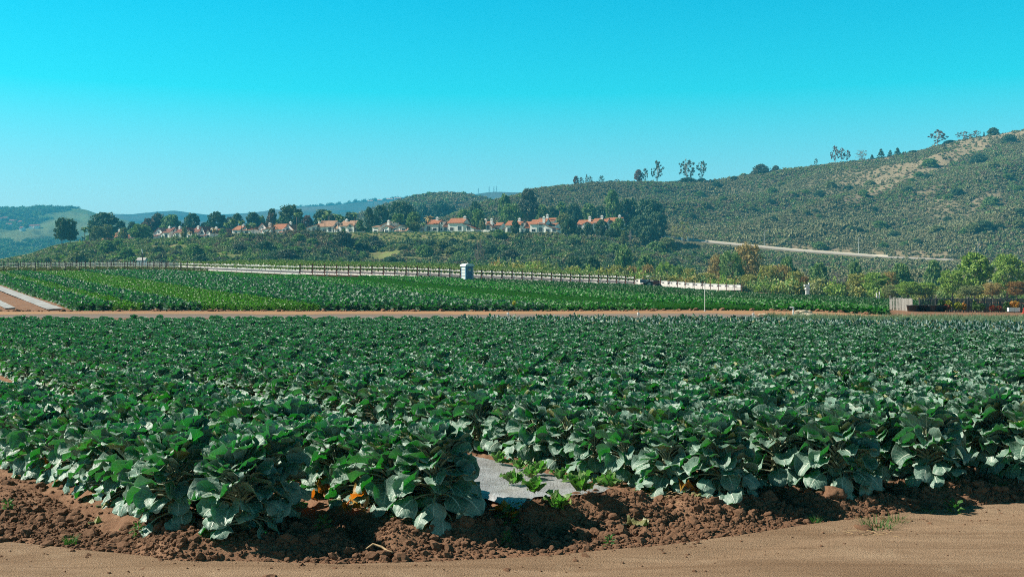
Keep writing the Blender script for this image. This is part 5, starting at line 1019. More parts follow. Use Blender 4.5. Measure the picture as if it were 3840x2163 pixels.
def palm_parts(seed, n=34, droop=1.0):
    r_ = np.random.default_rng(seed); V = []; Q = []
    for k in range(n):
        az = r_.uniform(0, 6.28); t0 = r_.uniform(-.5, 1.35); L = r_.uniform(.9, 1.25); b = len(V)
        for j in range(6):
            t = j / 5; p = t0 - 1.5 * droop * t; y = L * t * math.cos(t0 - .6 * t); z = L * (t * math.sin(t0) - .55 * droop * t * t); w = .20 * math.sin(math.pi * min(.95, t * .8 + .18)); c, s = math.cos(az), math.sin(az)
            V += [(c * y - s * w, s * y + c * w, z - w * .5), (c * y, s * y, z + .03), (c * y + s * w, s * y - c * w, z - w * .5)]
        for j in range(5): Q += [(b + 3 * j, b + 3 * j + 1, b + 3 * j + 4, b + 3 * j + 3), (b + 3 * j + 1, b + 3 * j + 2, b + 3 * j + 5, b + 3 * j + 4)]
    return npmesh('fronds', np.array(V), np.array(Q), FOL['green'])
PALM = [palm_parts(i) for i in range(3)]; PTR = MB().tube([(0, 0, -.05), (.01, 0, .5), (0, 0, 1.0)], [.026, .018, .017], 7).mesh('trunk', bark_m, True)
TN = [0]
def setmat(o, m): o.material_slots[0].link = 'OBJECT'; o.material_slots[0].material = m; return o
def tree(key, col, u, vt, vb, wpx, Y, label, group, name='tree', zb=None):
    """a tree whose top, foot and width measure these photo pixels at distance Y"""
    wpx = wpx * (1.18 if 'mesa' in group and Y > 535 else 1.0); m = Y / F; h = (vb - vt) * m; w = wpx * m; TN[0] += 1; k = TN[0]; loc = (PX(u, Y), Y, PZ(vb, Y) if zb is None else zb)
    T = thing(name, label, 'shrub' if key == 'shrub' else 'palm' if key == 'palm' else 'tree', loc, 0, group)
    if key == 'palm':
        a = kid(setmat(link('crown', PALM[k % 3]), FOL[col]), T); a.location = (0, 0, h * .96); a.scale = (w / 2,) * 3; t = kid(link('trunk', PTR), T); t.scale = (max(h * .9, 6), max(h * .9, 6), h)
    elif key == 'bare':
        a = kid(setmat(link('crown', BARE[k % 3]), FOL[col]), T); a.scale = (w, w, h); a.rotation_euler = (0, 0, k * 2.1)
    else:
        cm, tm = TREE[key][k % len(TREE[key])]; a = kid(setmat(link('crown', cm), FOL[col]), T); b = kid(link('trunk', tm), T)
        for o in (a, b): o.scale = (w, w, h); o.rotation_euler = (0, 0, k * 2.3)
    return T
# trees on the mesa: kind, leaf, u, v top, v foot, width px, distance, label
MT = [('round', 'dark', 232, 820, 916, 58, 492, 'left tree of the tall dark pair standing alone at the mesa\'s left end'), ('round', 'dark', 264, 826, 916, 56, 498, 'right tree of the tall dark pair standing alone at the mesa\'s left end'),
('round', 'dark', 387, 802, 900, 96, 610, 'big dark rounded tree behind olive trees near the left end'), ('round', 'olive', 360, 849, 903, 46, 530, 'olive round tree left of its twin before the low orange roof'), ('round', 'olive', 404, 845, 903, 50, 532, 'olive round tree right of its twin before the low orange roof'),
('round', 'olive', 463, 856, 904, 36, 520, 'small olive tree beside the small orange-roofed house at left'), ('round', 'green', 526, 843, 905, 84, 520, 'wide green tree hiding the low white garden building'), ('tall', 'dark', 452, 832, 900, 40, 620, 'dark tree behind the small orange-roofed house'), ('tall', 'dark', 497, 834, 900, 36, 625, 'dark tree behind the wide green tree'), ('round', 'brush', 560, 822, 900, 56, 640, 'brownish bare-looking tree behind the first gabled house'),
('round', 'grey', 592, 805, 900, 60, 645, 'tall grey-green tree behind the brown-roofed row'), ('round', 'green', 645, 810, 900, 76, 640, 'wide dark green tree behind the middle brown roof'), ('round', 'dark', 722, 804, 898, 56, 640, 'dark tree behind the right end brown-roofed house'), ('round', 'dark', 810, 800, 895, 68, 625, 'dense dark round tree behind house with drooping palm'), ('round', 'olive', 770, 838, 895, 40, 640, 'low olive tree left of the dense dark round tree'),
('tall', 'dark', 890, 805, 892, 44, 615, 'dark tree rising behind the three tall palms'), ('round', 'grey', 862, 818, 892, 44, 640, 'pale grey tree behind left palms of the three'), ('round', 'dark', 950, 800, 888, 48, 620, 'dark tree behind the narrow gabled house, left half'), ('round', 'green', 978, 813, 888, 40, 625, 'lower green tree beside the dark one behind narrow gabled house'), ('tall', 'dark', 1020, 787, 885, 36, 600, 'narrow dark tree behind the orange-leaved tree'),
('wispy', 'orange', 1024, 834, 884, 46, 500, 'orange-leaved tree in front of the large orange-roofed house'), ('round', 'brush', 1018, 802, 885, 34, 590, 'thin grey-brown tree just behind the orange-leaved tree'), ('round', 'dark', 1090, 774, 882, 84, 560, 'biggest dark green tree, right of the large orange-roofed house'), ('round', 'green', 1060, 812, 880, 44, 570, 'lower green tree at the left foot of the biggest dark tree'), ('round', 'red', 1152, 810, 878, 36, 600, 'reddish tree right of the biggest dark tree'),
('round', 'dark', 1212, 790, 876, 74, 600, 'dark tree behind the group of tall palms'), ('round', 'dark', 1310, 800, 876, 50, 610, 'dark tree behind tan-roofed house with the arched wing'), ('round', 'green', 1270, 808, 876, 44, 615, 'green tree left behind the tan-roofed arched house'), ('tall', 'dark', 1384, 781, 878, 40, 530, 'ragged dark tree left of rising tan roofline house'), ('round', 'dark', 1425, 775, 876, 60, 580, 'dark tree behind the rising tan roofline house'), ('round', 'dark', 1500, 761, 876, 94, 600, 'broad dark tree crowning the group above the umbrella pine'),
('umbrella', 'green', 1492, 804, 872, 58, 488, 'umbrella pine in front of the low tan-roofed house'), ('round', 'green', 1550, 799, 872, 56, 505, 'dense green tree left of the largest white terrace'), ('round', 'olive', 1552, 834, 874, 42, 490, 'yellow-green lower tree by the left end of the largest terrace'), ('round', 'green', 1350, 826, 878, 30, 500, 'small olive-green tree at right end of the arched tan-roofed house'), ('shrub', 'green', 1290, 856, 876, 16, 505, 'clipped round shrub before the arched tan-roofed house'),
('tall', 'dark', 1582, 770, 865, 56, 900, 'dark blue-green tree on the middle hill slope, left'), ('round', 'dark', 1650, 758, 840, 70, 900, 'dark tree clump on the middle hill slope, centre'), ('round', 'dark', 1694, 775, 840, 50, 900, 'dark tree on the middle hill slope, right'), ('round', 'dark', 1784, 760, 862, 44, 590, 'dark tree above the right end of the largest terrace'), ('round', 'green', 1740, 790, 862, 52, 600, 'green tree behind the largest terrace roof'), ('tall', 'green', 1792, 787, 868, 52, 505, 'leafy green tree with visible trunk between the two terraces'), ('round', 'olive', 1810, 822, 870, 28, 495, 'small bright tree in front of the house with two chimneys'),
('bare', 'twig', 1840, 838, 872, 22, 488, 'leafless pale tree before the two-chimney house, left'), ('bare', 'twig', 1868, 836, 875, 24, 488, 'leafless pale tree at the left wing of the bright orange terrace'), ('bare', 'twig', 1695, 842, 872, 22, 490, 'leafless tree before the largest terrace'), ('shrub', 'dark', 1846, 863, 878, 30, 488, 'round dark shrub between the two terraces'),
('tall', 'green', 1892, 732, 860, 46, 600, 'tall green tree behind the left of the bright orange terrace'), ('round', 'green', 1920, 768, 860, 70, 560, 'broad green tree behind the bright orange terrace roof'), ('tall', 'grey', 1982, 714, 862, 66, 575, 'tallest eucalyptus with pale trunk behind the bright orange terrace'), ('tall', 'green', 2034, 770, 858, 46, 590, 'green tree right of the tallest eucalyptus'), ('tall', 'dark', 1932, 828, 890, 38, 478, 'dark green tree standing before the bright orange terrace'), ('round', 'dark', 2075, 776, 856, 44, 600, 'dark tree above orange roof with lone chimney'), ('tall', 'green', 2105, 760, 858, 44, 600, 'palm-like green tree left of the tan house deep among trees'), ('round', 'olive', 2112, 802, 872, 56, 510, 'olive tree at the right end of the bright orange terrace'),
('round', 'dark', 2152, 766, 860, 56, 590, 'dark tree behind left chimney of the tan house'), ('round', 'green', 2205, 768, 860, 60, 600, 'green tree behind middle chimney of the tan house'), ('round', 'dark', 2250, 775, 862, 50, 610, 'dark tree behind right chimney of the tan house'), ('tall', 'green', 2296, 719, 870, 54, 570, 'tall spire-like green tree in the right-hand grove'), ('round', 'dark', 2352, 752, 880, 84, 575, 'dark tree right of the spire-like tree in the grove'), ('round', 'dark', 2430, 752, 895, 100, 565, 'widest dark tree at the top right of the grove'),
('tall', 'dark', 2462, 800, 905, 70, 545, 'dark tree at the grove\'s right edge'), ('round', 'dark', 2400, 815, 905, 90, 535, 'dark leaning tree low in the right of the grove'), ('tall', 'dark', 2132, 822, 912, 66, 470, 'dark bushy tree at grove\'s left by the terrace end'), ('tall', 'dark', 2206, 842, 928, 48, 465, 'dark conical tree in front of the tan house'), ('tall', 'dark', 2255, 826, 908, 58, 475, 'dark feathery tree hiding the tan house, centre'), ('tall', 'green', 2320, 822, 908, 66, 478, 'mid-green tree in the grove below the tan house'), ('tall', 'olive', 2340, 868, 932, 36, 455, 'yellow-green young tree at the grove foot'), ('bare', 'twig', 2362, 845, 935, 30, 452, 'bare pale forked trunk at the grove foot'),
('round', 'dark', 2170, 855, 925, 56, 468, 'dark tree filling the grove between conical and bushy tree'), ('round', 'dark', 2290, 860, 930, 60, 468, 'dark low tree at the grove\'s shaded foot'), ('round', 'dark', 2430, 850, 925, 80, 520, 'dark low tree at the grove\'s right foot'), ('wispy', 'yellow', 2528, 846, 912, 34, 530, 'sparse yellow tree left of the hill road gate'), ('wispy', 'yellow', 2566, 830, 908, 44, 535, 'taller sparse yellow tree at the hill road gate'), ('shrub', 'olive', 2500, 890, 940, 70, 470, 'olive bush below the hill road gate'), ('shrub', 'green', 2460, 905, 950, 80, 460, 'green bush right of the bare forked trunk'),
('tall', 'grey', 1245, 805, 876, 30, 590, 'grey tree between tall palms and tan roof'), ('round', 'green', 1130, 840, 878, 34, 505, 'small green tree left of tan roof behind the palms'), ('round', 'green', 836, 858, 894, 30, 530, 'low green tree at left of the white house with palms'), ('round', 'olive', 690, 852, 900, 22, 520, 'tiny palm-like tree before the brown-roofed row')]
for t in MT: tree(*t, 'trees among the houses on the mesa', 'palm_tree' if t[0] == 'palm' else 'shrub' if t[0] == 'shrub' else 'tree')
PM = [(317, 857, 904, 28, 'dark palm standing clear near the mesa\'s left end'), (336, 862, 904, 24, 'palm just right of the clear-standing one at left'), (310, 890, 906, 12, 'tiny palm below the clear-standing palm'), (682, 874, 899, 18, 'short palm before middle brown-roofed house'), (712, 872, 899, 18, 'short palm before the right brown-roofed house'), (803, 860, 894, 26, 'drooping brownish palm before an orange roof'), (851, 840, 890, 26, 'bushy palm at left of the three tall palms'), (868, 824, 888, 24, 'first of three tall palms before a white house'), (877, 828, 888, 22, 'second of three tall palms before a white house'), (905, 832, 887, 24, 'third and rightmost of three tall palms'), (928, 845, 886, 24, 'palm between white house and narrow gable'), (949, 840, 885, 26, 'thick palm in front of the narrow gabled house'),
 (1113, 800, 877, 24, 'left of two tall pale palms beside the biggest dark tree'), (1121, 799, 877, 24, 'right of two tall pale palms beside the biggest dark tree'), (1199, 820, 874, 20, 'leftmost palm of the tall group before tan roof'), (1218, 808, 873, 22, 'second palm of the tall group before tan roof'), (1231, 792, 872, 28, 'tallest palm of the group before tan roof'), (1259, 804, 872, 20, 'palm right of the tallest at the tan-roofed house'), (1268, 818, 872, 16, 'slim palm at the white chimney wall'), (1282, 812, 872, 18, 'palm before the tan roof gable'), (1331, 799, 874, 28, 'dark palm above right end of tan-roofed house'), (1376, 860, 882, 34, 'short bushy palm left of rising tan roofline house'), (1608, 815, 871, 34, 'brown shaggy palm in front of largest white terrace'), (1588, 838, 871, 20, 'smaller palm at the left of largest terrace'), (2098, 775, 858, 26, 'palm behind the bright orange terrace, right'), (2210, 800, 862, 20, 'slim palm behind the tan house roof')]
for u, vt, vb, w, lab in PM: tree('palm', 'ochre' if 'brown' in lab else 'green', u, vt, vb, w, 500 if vt > 795 and u < 2000 else 560, lab, 'palm trees among the houses', 'palm_tree')
# leafless pale trunks below the bluff
for u, vt, w, lab in ((1788, 868, 14, 'left pale leafless trunk of the slim group behind the portable toilet'), (1800, 866, 16, 'middle pale leafless trunk of the slim group behind the portable toilet'), (1812, 880, 18, 'right pale leafless trunk of the slim group behind portable toilet')): tree('bare', 'twig', u, vt, 1020, w * 2, 330, lab, 'slim leafless trees behind the toilet')
# ridge line trees
RT = [('tall', 'red', 2160, 664, 703, 20, 'dense reddish tree at the left end of the ridge row'), ('open', 'grey', 2180, 668, 702, 24, 'second ridge tree from the left, open grey crown'), ('open', 'grey', 2199, 657, 700, 14, 'thin pointed tree, highest of the left ridge row'), ('open', 'dark', 2212, 662, 700, 18, 'dark thin tree right of the pointed one on ridge'), ('shrub', 'dark', 2236, 684, 700, 24, 'dark shrub on the ridge right of the left row'), ('open', 'dark', 2255, 662, 697, 26, 'dark open tree with two heads on the ridge'), ('shrub', 'dark', 2288, 679, 696, 40, 'wide dark shrub on the ridge'), ('open', 'grey', 2314, 674, 693, 26, 'small pale open tree on the ridge'),
('tall', 'red', 2395, 641, 688, 30, 'dense dark-red tree left of the tall ridge eucalyptus'), ('open', 'grey', 2420, 635, 688, 26, 'slender open tree between dense red and tall eucalyptus'), ('open', 'grey', 2465, 607, 687, 50, 'tall vase-shaped eucalyptus at the middle of the ridge'), ('open', 'grey', 2575, 600, 684, 62, 'largest open eucalyptus crown on the ridge'), ('open', 'grey', 2632, 607, 683, 42, 'narrower eucalyptus right of the largest crown on ridge'), ('shrub', 'dark', 2580, 668, 686, 60, 'dark undergrowth bush beneath the largest ridge eucalyptus'), ('shrub', 'dark', 2632, 670, 684, 30, 'small dark bush beneath narrower ridge eucalyptus'),
('shrub', 'grey', 2851, 617, 654, 56, 'grey rounded tree on the ridge left of the reddish trio'), ('shrub', 'grey', 2909, 623, 644, 26, 'small grey tree beside the rounded ridge tree'), ('open', 'dark', 3060, 598, 625, 16, 'tiny dark tree on the ridge left of reddish trio'), ('open', 'red', 3132, 551, 618, 36, 'left tree of the reddish trio on the ridge'), ('open', 'red', 3156, 556, 616, 26, 'middle tree of the reddish trio on the ridge'), ('open', 'red', 3178, 566, 614, 28, 'right tree of the reddish trio on the ridge'), ('wispy', 'orange', 3231, 565, 607, 38, 'sparse orange-topped tree right of the reddish trio'), ('conifer', 'dark', 3270, 582, 603, 18, 'small dark conifer, leftmost on the ridge'), ('conifer', 'dark', 3304, 561, 600, 30, 'pointed dark conifer in the middle of ridge conifers'), ('conifer', 'dark', 3338, 565, 597, 20, 'dark conifer, third from left on the ridge'), ('conifer', 'dark', 3366, 557, 594, 28, 'broadest dark conifer at right of the ridge conifers'), ('conifer', 'dark', 3388, 572, 592, 14, 'smallest dark conifer at right end'), ('shrub', 'dark', 3426, 566, 586, 34, 'dark low bush right of the ridge conifers'),
('open', 'red', 3517, 491, 566, 68, 'big open reddish-grey tree at upper right of the ridge'), ('shrub', 'dark', 3563, 528, 556, 38, 'dark bush right of the big open upper ridge tree'), ('open', 'red', 3614, 496, 536, 52, 'wide low tree right of the big open ridge tree'), ('open', 'red', 3661, 491, 528, 32, 'small reddish tree before the last dark bush on ridge'), ('shrub', 'dark', 3724, 481, 514, 38, 'dark rounded bush at the top right of ridge'), ('conifer', 'dark', 3690, 496, 516, 8, 'tiny dark tree between bush and small reddish tree')]
for key, col, u, vt, vb, w, lab in RT:
    yy_ = 852.0; zb = float(hill_z(PX(u, yy_), yy_)) - .3; tree(key, col, u, vt - 2, CY - (zb - EYE) * F / yy_, w * 1.15, yy_, lab, 'trees along the ridge line', 'shrub' if key == 'shrub' else 'tree')
# large bushes on the sage hillside
rng = np.random.default_rng(99)
HB = [(460, 480, 90), (380, 545, 90), (590, 500, 80), (700, 535, 80), (750, 472, 90), (1190, 325, 110), (1110, 395, 70), (1060, 435, 60), (1170, 405, 70), (1030, 505, 70), (880, 545, 60), (1550, 295, 120), (1660, 325, 80), (1770, 145, 100), (1390, 530, 100), (1330, 562, 80), (1760, 408, 70), (1640, 605, 110), (1840, 500, 90), (1580, 642, 50), (180, 535, 60), (280, 520, 60), (30, 520, 80), (20, 595, 70), (35, 715, 60), (190, 665, 50), (280, 672, 60), (350, 655, 50), (375, 694, 50), (600, 785, 50), (670, 798, 60), (820, 775, 120), (930, 840, 100), (1060, 808, 60), (1240, 805, 100), (1510, 808, 120), (850, 915, 80), (1000, 940, 70), (1100, 912, 70), (380, 935, 100), (170, 838, 50), (80, 848, 50), (1590, 925, 120), (1840, 905, 90), (1850, 670, 80), (830, 690, 60), (780, 645, 60), (100, 460, 60), (-250, 420, 60), (-380, 470, 70), (-500, 545, 80), (-460, 620, 70), (-180, 360, 50), (-330, 570, 60), (-120, 640, 60), (-600, 420, 50), (-560, 700, 70), (1440, 880, 70), (1320, 720, 60), (1700, 780, 70)]
HB = sorted(HB)
for i, (x, y, s) in enumerate(HB):
    u, v = 2880 + .51 * x, 460 + .51 * y; X_, Y_, Z_ = hit(hill_z, u, v, 560, 855); w = s * .51 * 1.05; col = ['green', 'dark', 'green', 'olive', 'dark'][i % 5]; c_ = {'green': 'green', 'dark': 'dark', 'olive': 'olive'}[col]
    tree('shrub', col, u, v - w * rng.uniform(.42, .6), v, w, Y_, '%s bush on the sage hillside, %s from the left of its large bushes' % (c_, ordinal(i + 1)), 'large bushes on the sage hillside', 'shrub', Z_ - .3)
# riparian trees at the foot of the hill
RP = [('willow', 'yellow', 2020, 985, 65, 300, 'yellow-green tree behind gutter rows right of the toilet'), ('willow', 'olive', 2075, 995, 60, 300, 'olive tree right of the first yellow-green tree behind gutters'), ('willow', 'yellow', 2150, 1003, 62, 290, 'yellow tree behind the middle of right-hand gutter rows'), ('round', 'dark', 2218, 968, 80, 330, 'dark green tree behind gutters, left of the pale trees'), ('round', 'dark', 2150, 965, 70, 345, 'dark tree left of other dark green tree behind gutters'), ('willow', 'yellow', 2310, 1000, 66, 285, 'pale yellow tree left of the tractor, first of three'), ('willow', 'ochre', 2370, 1002, 60, 285, 'ochre tree left of the tractor, second of three'), ('willow', 'ochre', 2428, 996, 54, 285, 'ochre tree above the tractor box'), ('round', 'green', 2340, 928, 66, 360, 'green tree on slope above the pale tractor trees'), ('round', 'green', 2415, 966, 74, 340, 'green bushy tree behind the tractor'), ('willow', 'bright', 2490, 988, 68, 290, 'light green tree right of the tractor canopy'), ('willow', 'green', 2545, 1000, 66, 280, 'green tree behind the first empty gutter rows'), ('willow', 'yellow', 2645, 1028, 90, 265, 'low yellow tree behind the white pole'), ('willow', 'ochre', 2690, 962, 70, 285, 'ochre tree behind white pole top'), ('willow', 'green', 2742, 948, 86, 280, 'green tree left of the tall brown tree'), ('willow', 'ochre', 2800, 922, 110, 290, 'tall brown-ochre tree, highest of the riverside trees at centre right'),
('willow', 'yellow', 2812, 1032, 70, 255, 'yellow bush tree at the foot of the tall brown tree'), ('willow', 'yellow', 2880, 1000, 84, 255, 'ochre tree right of the tall brown tree'), ('willow', 'ochre', 2925, 998, 80, 258, 'orange-brown tree above the end of the empty gutters'), ('willow', 'yellow', 2985, 1020, 70, 250, 'yellow tree left of the white box stack'), ('willow', 'orange', 3016, 1040, 40, 248, 'small orange tree just above the white box stack'), ('round', 'green', 2955, 970, 66, 310, 'green round tree behind the orange-brown trees'), ('round', 'green', 3072, 990, 66, 300, 'green tree left of the bare purple-grey tree'), ('bare', 'twig', 3130, 998, 100, 255, 'wide bare grey tree with dark branches, right of the white box stack'), ('willow', 'olive', 3072, 1045, 70, 240, 'olive tree in front of the bare grey tree'), ('willow', 'grey', 3140, 1055, 70, 240, 'grey-green bush tree beneath the bare grey tree'), ('round', 'green', 3205, 985, 50, 310, 'dark green tree right of the bare grey tree'), ('willow', 'yellow', 3218, 1028, 84, 240, 'yellow-green tree right of the bare grey tree'), ('willow', 'bright', 3280, 1026, 90, 236, 'light green tree above the white standpipes'), ('willow', 'ochre', 3335, 1024, 60, 250, 'orange-brown tree left of fence end'), ('round', 'green', 3376, 994, 76, 280, 'dark green tree behind the fence end'), ('willow', 'bright', 3405, 1058, 84, 215, 'yellow-green tree over the fence\'s left end'), ('willow', 'bright', 3470, 1062, 84, 215, 'light green bush over the fence tubs'), ('round', 'green', 3500, 982, 60, 300, 'green tree high behind the light bush'), ('willow', 'bright', 3572, 1016, 90, 210, 'loose light green tree left of the big bright tree'), ('tall', 'bright', 3655, 955, 128, 215, 'biggest bright green tree at right above the fence'), ('willow', 'bright', 3775, 960, 104, 225, 'bright green tree with dark trunk at far right'), ('willow', 'orange', 3812, 1058, 76, 190, 'orange tree above the fence at the right edge'), ('willow', 'ochre', 3720, 1062, 70, 200, 'ochre bush between bright tree and orange tree'), ('willow', 'olive', 3640, 1072, 90, 195, 'olive undergrowth tree at the foot of the big bright tree'), ('willow', 'bright', 3870, 990, 90, 225, 'light green tree cut by the right edge'), ('willow', 'yellow', 2585, 1010, 60, 275, 'yellow-green tree between tractor and white pole'), ('willow', 'green', 2240, 1015, 60, 290, 'green low tree behind middle gutter rows'), ('willow', 'olive', 3345, 1070, 70, 220, 'olive low tree beside the three white standpipes')]
for key, col, u, vt, w, Y, lab in RP: tree(key, col, u, vt, 1112, w * 1.1, Y, lab, 'riverside trees below the hill', 'tree')
for u, vt, w, lab in ((3507, 1088, 60, 'small bare tree behind fence and black tubs'), (3628, 1095, 50, 'small bare tree leaning at mid fence'), (3712, 1090, 60, 'bare grey tree behind fence near red flowers'), (3590, 1100, 36, 'thin bare sapling behind the yellow-green bush')): tree('bare', 'twig', u, vt, 1165, w, 99.5, lab, 'small bare trees behind the fence')
# shrubs on the bluff
BL = []
rng = np.random.default_rng(123)
tries = 0
while len(BL) < 84 and tries < 4000:
    tries += 1; u = rng.uniform(60, 2560); vt_ = float(np.interp(u, [0, 110, 200, 265, 400, 720, 1150, 1740, 2100, 2400, 2560], [975, 955, 924, 911, 904, 895, 875, 871, 880, 925, 960])); v = rng.uniform(vt_ + 14, 1022); s = rng.uniform(34, 84) * (.7 if v < vt_ + 40 else 1)
    if all(math.hypot(u - a, (v - b) * 1.8) > (s + c) * .40 for a, b, c, _ in BL): BL.append((u, v, s, rng.integers(0, 6)))
BL.sort()
for i, (u, v, s, k) in enumerate(BL):
    X_, Y_, Z_ = hit(mesa_z, u, v, 374, 476); col = ['dark', 'green', 'green', 'olive', 'grey', 'dark'][k]
    tree('shrub', col, u, v - s * rng.uniform(.5, .75), v, s, Y_, '%s shrub on the bluff below the houses, %s from the left of its large shrubs' % ({'dark': 'dark', 'green': 'green', 'olive': 'olive', 'grey': 'greyish'}[col], ordinal(i + 1)), 'large shrubs on the bluff', 'shrub', Z_ - .5)

# ------------------------------------------------------------------ scrub as stuff
def bush_mesh(name, seed, mat, n, size, flat=.6):
    r_ = np.random.default_rng(seed); d = r_.normal(size=(n, 3)); d[:, 2] = np.abs(d[:, 2]); d /= np.linalg.norm(d, axis=1)[:, None]; lump = .75 + .35 * np.sin(d[:, 0] * 5 + seed) * np.cos(d[:, 1] * 6 + seed * 2)
    P = d * (lump * r_.uniform(.72, 1.0, n))[:, None] * .5 * np.array([1, 1, flat * 2]); V = quads(P, r_, size); return npmesh(name, V, np.arange(len(V)).reshape(-1, 4), mat)
proto_set('sagebrush', [bush_mesh('sagebrush', i, FOL['sage'], 90, .085, .5) for i in range(5)] + [bush_mesh('sagebrush', 5, FOL['brush'], 80, .08, .45), bush_mesh('sagebrush', 6, FOL['olive'], 90, .085, .5), bush_mesh('sagebrush', 7, FOL['green'], 110, .075, .5)])
proto_set('bluffbush', [bush_mesh('bluffbush', 10, FOL['green'], 420, .036, .6), bush_mesh('bluffbush', 11, FOL['olive'], 420, .036, .55), bush_mesh('bluffbush', 12, FOL['grey'], 400, .036, .55), bush_mesh('bluffbush', 13, FOL['dark'], 420, .036, .6), bush_mesh('bluffbush', 14, FOL['sage'], 360, .036, .5), bush_mesh('bluffbush', 15, FOL['brush'], 300, .034, .45), bush_mesh('bluffbush', 16, FOL['bright'], 360, .036, .4)])
proto_set('riverbush', [bush_mesh('riverbush', 20, FOL['yellow'], 460, .027, .6), bush_mesh('riverbush', 21, FOL['olive'], 460, .027, .6), bush_mesh('riverbush', 22, FOL['ochre'], 460, .027, .55), bush_mesh('riverbush', 23, FOL['green'], 460, .027, .6), bush_mesh('riverbush', 24, FOL['bright'], 460, .027, .6)])
rng = np.random.default_rng(321)
def wpick(N, u0, u1, y0, y1):
    u = rng.uniform(u0, u1, N); y = np.sqrt(rng.uniform(y0 ** 2, y1 ** 2, N)); return u, PX(u, y), y
u, x, y = wpick(150000, 1500, 4150, 350, 862)
uu, vv = u, CY - (hill_z(x, y) - EYE) * F / y; yr = np.interp(u, *ROADY)
bald = open_grass(x, y)
ok = (rng.random(len(u)) > bald * .93) & (np.abs(y - yr + 1.5) > 8.5) & ((y > 480) | (u > 2450 + 150 * rng.random(len(u))) | ((u > 1850) & (rng.random(len(u)) < .35))) & (rng.random(len(u)) < np.where(y < yr, .9, .95)); x, y, u = x[ok], y[ok], u[ok]
sel = np.where(rng.random(len(x)) < .10 + .55 * sstep(.5, .62, fbm(x * .022, y * .022, 5)), rng.integers(5, 8, len(x)), rng.integers(0, 5, len(x)))
big = np.exp(rng.normal(0, .30, len(x))) * (.75 + .7 * fbm(x * .03, y * .03, 15, 3))
scat('sagebrush_slope', 'sagebrush', x, y, np.maximum(hill_z(x, y), np.where(y < 478, mesa_z(x, y), -99)) - .08, rng, 1.25 * big, 1.9 * big, 'low grey-green sagebrush covering the right-hand hillside', 'scrub', .2, .8, 1.25, sel)
u, x, y = wpick(16000, -100, 2620, 372, 482); z = mesa_z(x, y); gap = fbm(x * .045, y * .09, 91, 3); ok = (rng.random(len(u)) < np.where(gap > .60, .12, .92) * (1 - .5 * (1 - sstep(850, 1250, u)))) & (y < 467); x, y, z = x[ok], y[ok], z[ok]
pz = fbm(x * .02, y * .04, 93, 3); lft = rng.random(len(x)) < .75 * (1 - sstep(700, 1100, CX + F * x / y)); sel = np.where(rng.random(len(x)) < .35, rng.integers(0, 6, len(x)), np.where(pz > .55, rng.integers(4, 6, len(x)), np.where(pz > .42, rng.integers(0, 3, len(x)), 3 + 0 * x.astype(int)))); sel = np.where(lft, rng.choice([0, 1, 1, 6], len(x)), sel)
scat('bluff_scrub', 'bluffbush', x, y, z - .2, rng, 1.6, 4.6, 'mixed green and grey scrub covering the bluff below the houses', 'scrub', .2, .7, 1.2, sel)
u, x, y = wpick(8000, -300, 2130, 458, 483); z = mesa_z(x, y); scat('hedge_scrub', 'bluffbush', x, y, z - .2, rng, .7, 1.5, 'low green hedge plants along the mesa edge in front of the houses', 'hedge', .1, .6, 1.0, rng.choice([0, 0, 1, 3], len(x)))
u, x, y = wpick(2600, 330, 2200, 560, 690); z = PZ(np.interp(CX + F * x / y, [0, 550, 1150, 2100], [905, 897, 876, 872]), y); scat('mesa_shrubbery', 'bluffbush', x, y, z - 1.0, rng, 3.0, 7.5, 'dark shrubbery massed behind the houses on the mesa', 'shrubbery', .15, .9, 1.5, rng.choice([0, 1, 3, 3, 2], len(x)))
u, x, y = wpick(5200, 1850, 4100, 228, 345); z = np.maximum(_ground(x, y), -9); h_ = .7 + .8 * vnoise(x * .05, y * .05, 3)
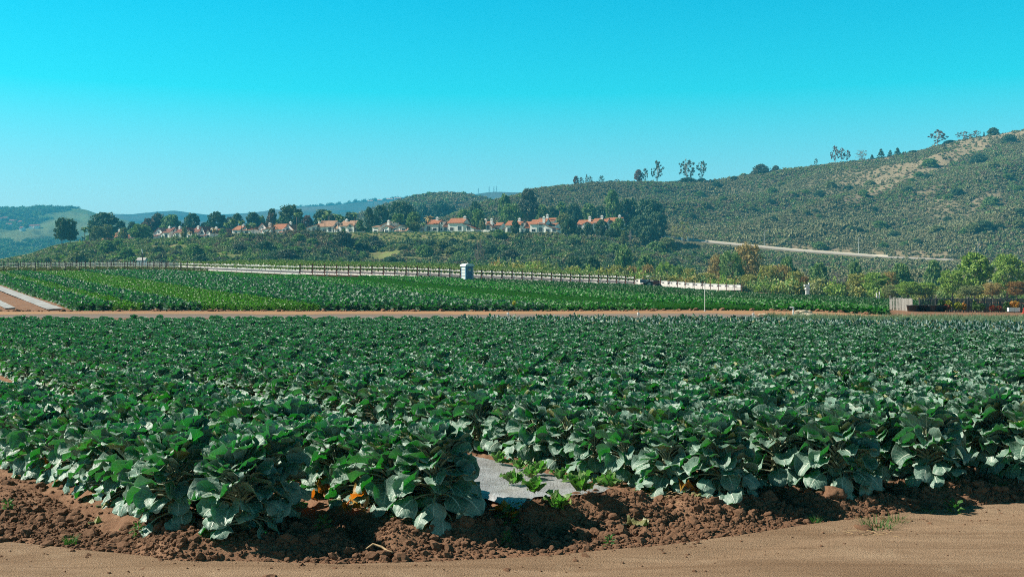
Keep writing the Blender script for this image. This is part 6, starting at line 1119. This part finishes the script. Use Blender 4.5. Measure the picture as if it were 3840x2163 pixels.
scat('riverside_thicket', 'riverbush', x, y, z - .3, rng, 2.2, 5.5, 'yellow-green and ochre thicket filling the valley below the hillside', 'thicket', .2, .9, 1.5, rng.choice([0, 0, 1, 2, 3, 4, 4], len(x)))
u, x, y = wpick(2600, -200, 1900, 300, 376); z = np.maximum(_ground(x, y), _mesa(x, y)); scat('valley_thicket', 'bluffbush', x, y, z - .3, rng, 3.0, 7.0, 'green thicket at the foot of the bluff behind the strawberry rows', 'thicket', .2, .9, 1.5, rng.choice([0, 1, 2, 3], len(x)))
# rough brush on the farther hills
gx, gy, gz = mid_grid; i = rng.integers(0, gx.shape[0] * 3 // 4, 9000); j = rng.integers(0, gx.shape[1], 9000); x = gx[i, j] + rng.uniform(-3, 3, 9000); y = gy[i, j] + rng.uniform(-3, 3, 9000)
scat('middle_hill_brush', 'sagebrush', x, y, gz[i, j] - .3, rng, 3.0, 6.5, 'grey-green brush covering the rounded middle hill', 'scrub', .2, .6, 1.1)
gx, gy, gz = left_grid; i = rng.integers(0, int(gx.shape[0] * .74), 26000); j = rng.integers(60, gx.shape[1], 26000); k = fbm(gx[i, j] * .0042, gz[i, j] * .009 + gy[i, j] * .0019, 33, 4); ok = k > .45 + .19 * (i / 44.0) ** 2
x = gx[i, j][ok] + rng.uniform(-8, 8, ok.sum()); y = gy[i, j][ok] + rng.uniform(-12, 12, ok.sum()); scat('left_hill_brush', 'bluffbush', x, y, gz[i, j][ok] - 1.2, rng, 6, 15, 'dark brush patches on the far blue left hill', 'brush', .2, .6, 1.0, rng.choice([3, 3, 0], len(x)))
gx, gy, gz = far_grid; jj = np.nonzero((CX + F * gx[44] / gy[44] > 1090) & (CX + F * gx[44] / gy[44] < 1600))[0]; j = rng.choice(jj, 150); x = gx[44, j] + rng.uniform(-18, 18, 150); y = gy[44, j]; scat('ridge_treeline', 'bluffbush', x, y, gz[44, j] - 1.0, rng, 9, 20, 'far tree line along the crest of the blue ridge', 'tree line', .1, .7, 1.4, 3 + 0 * j)
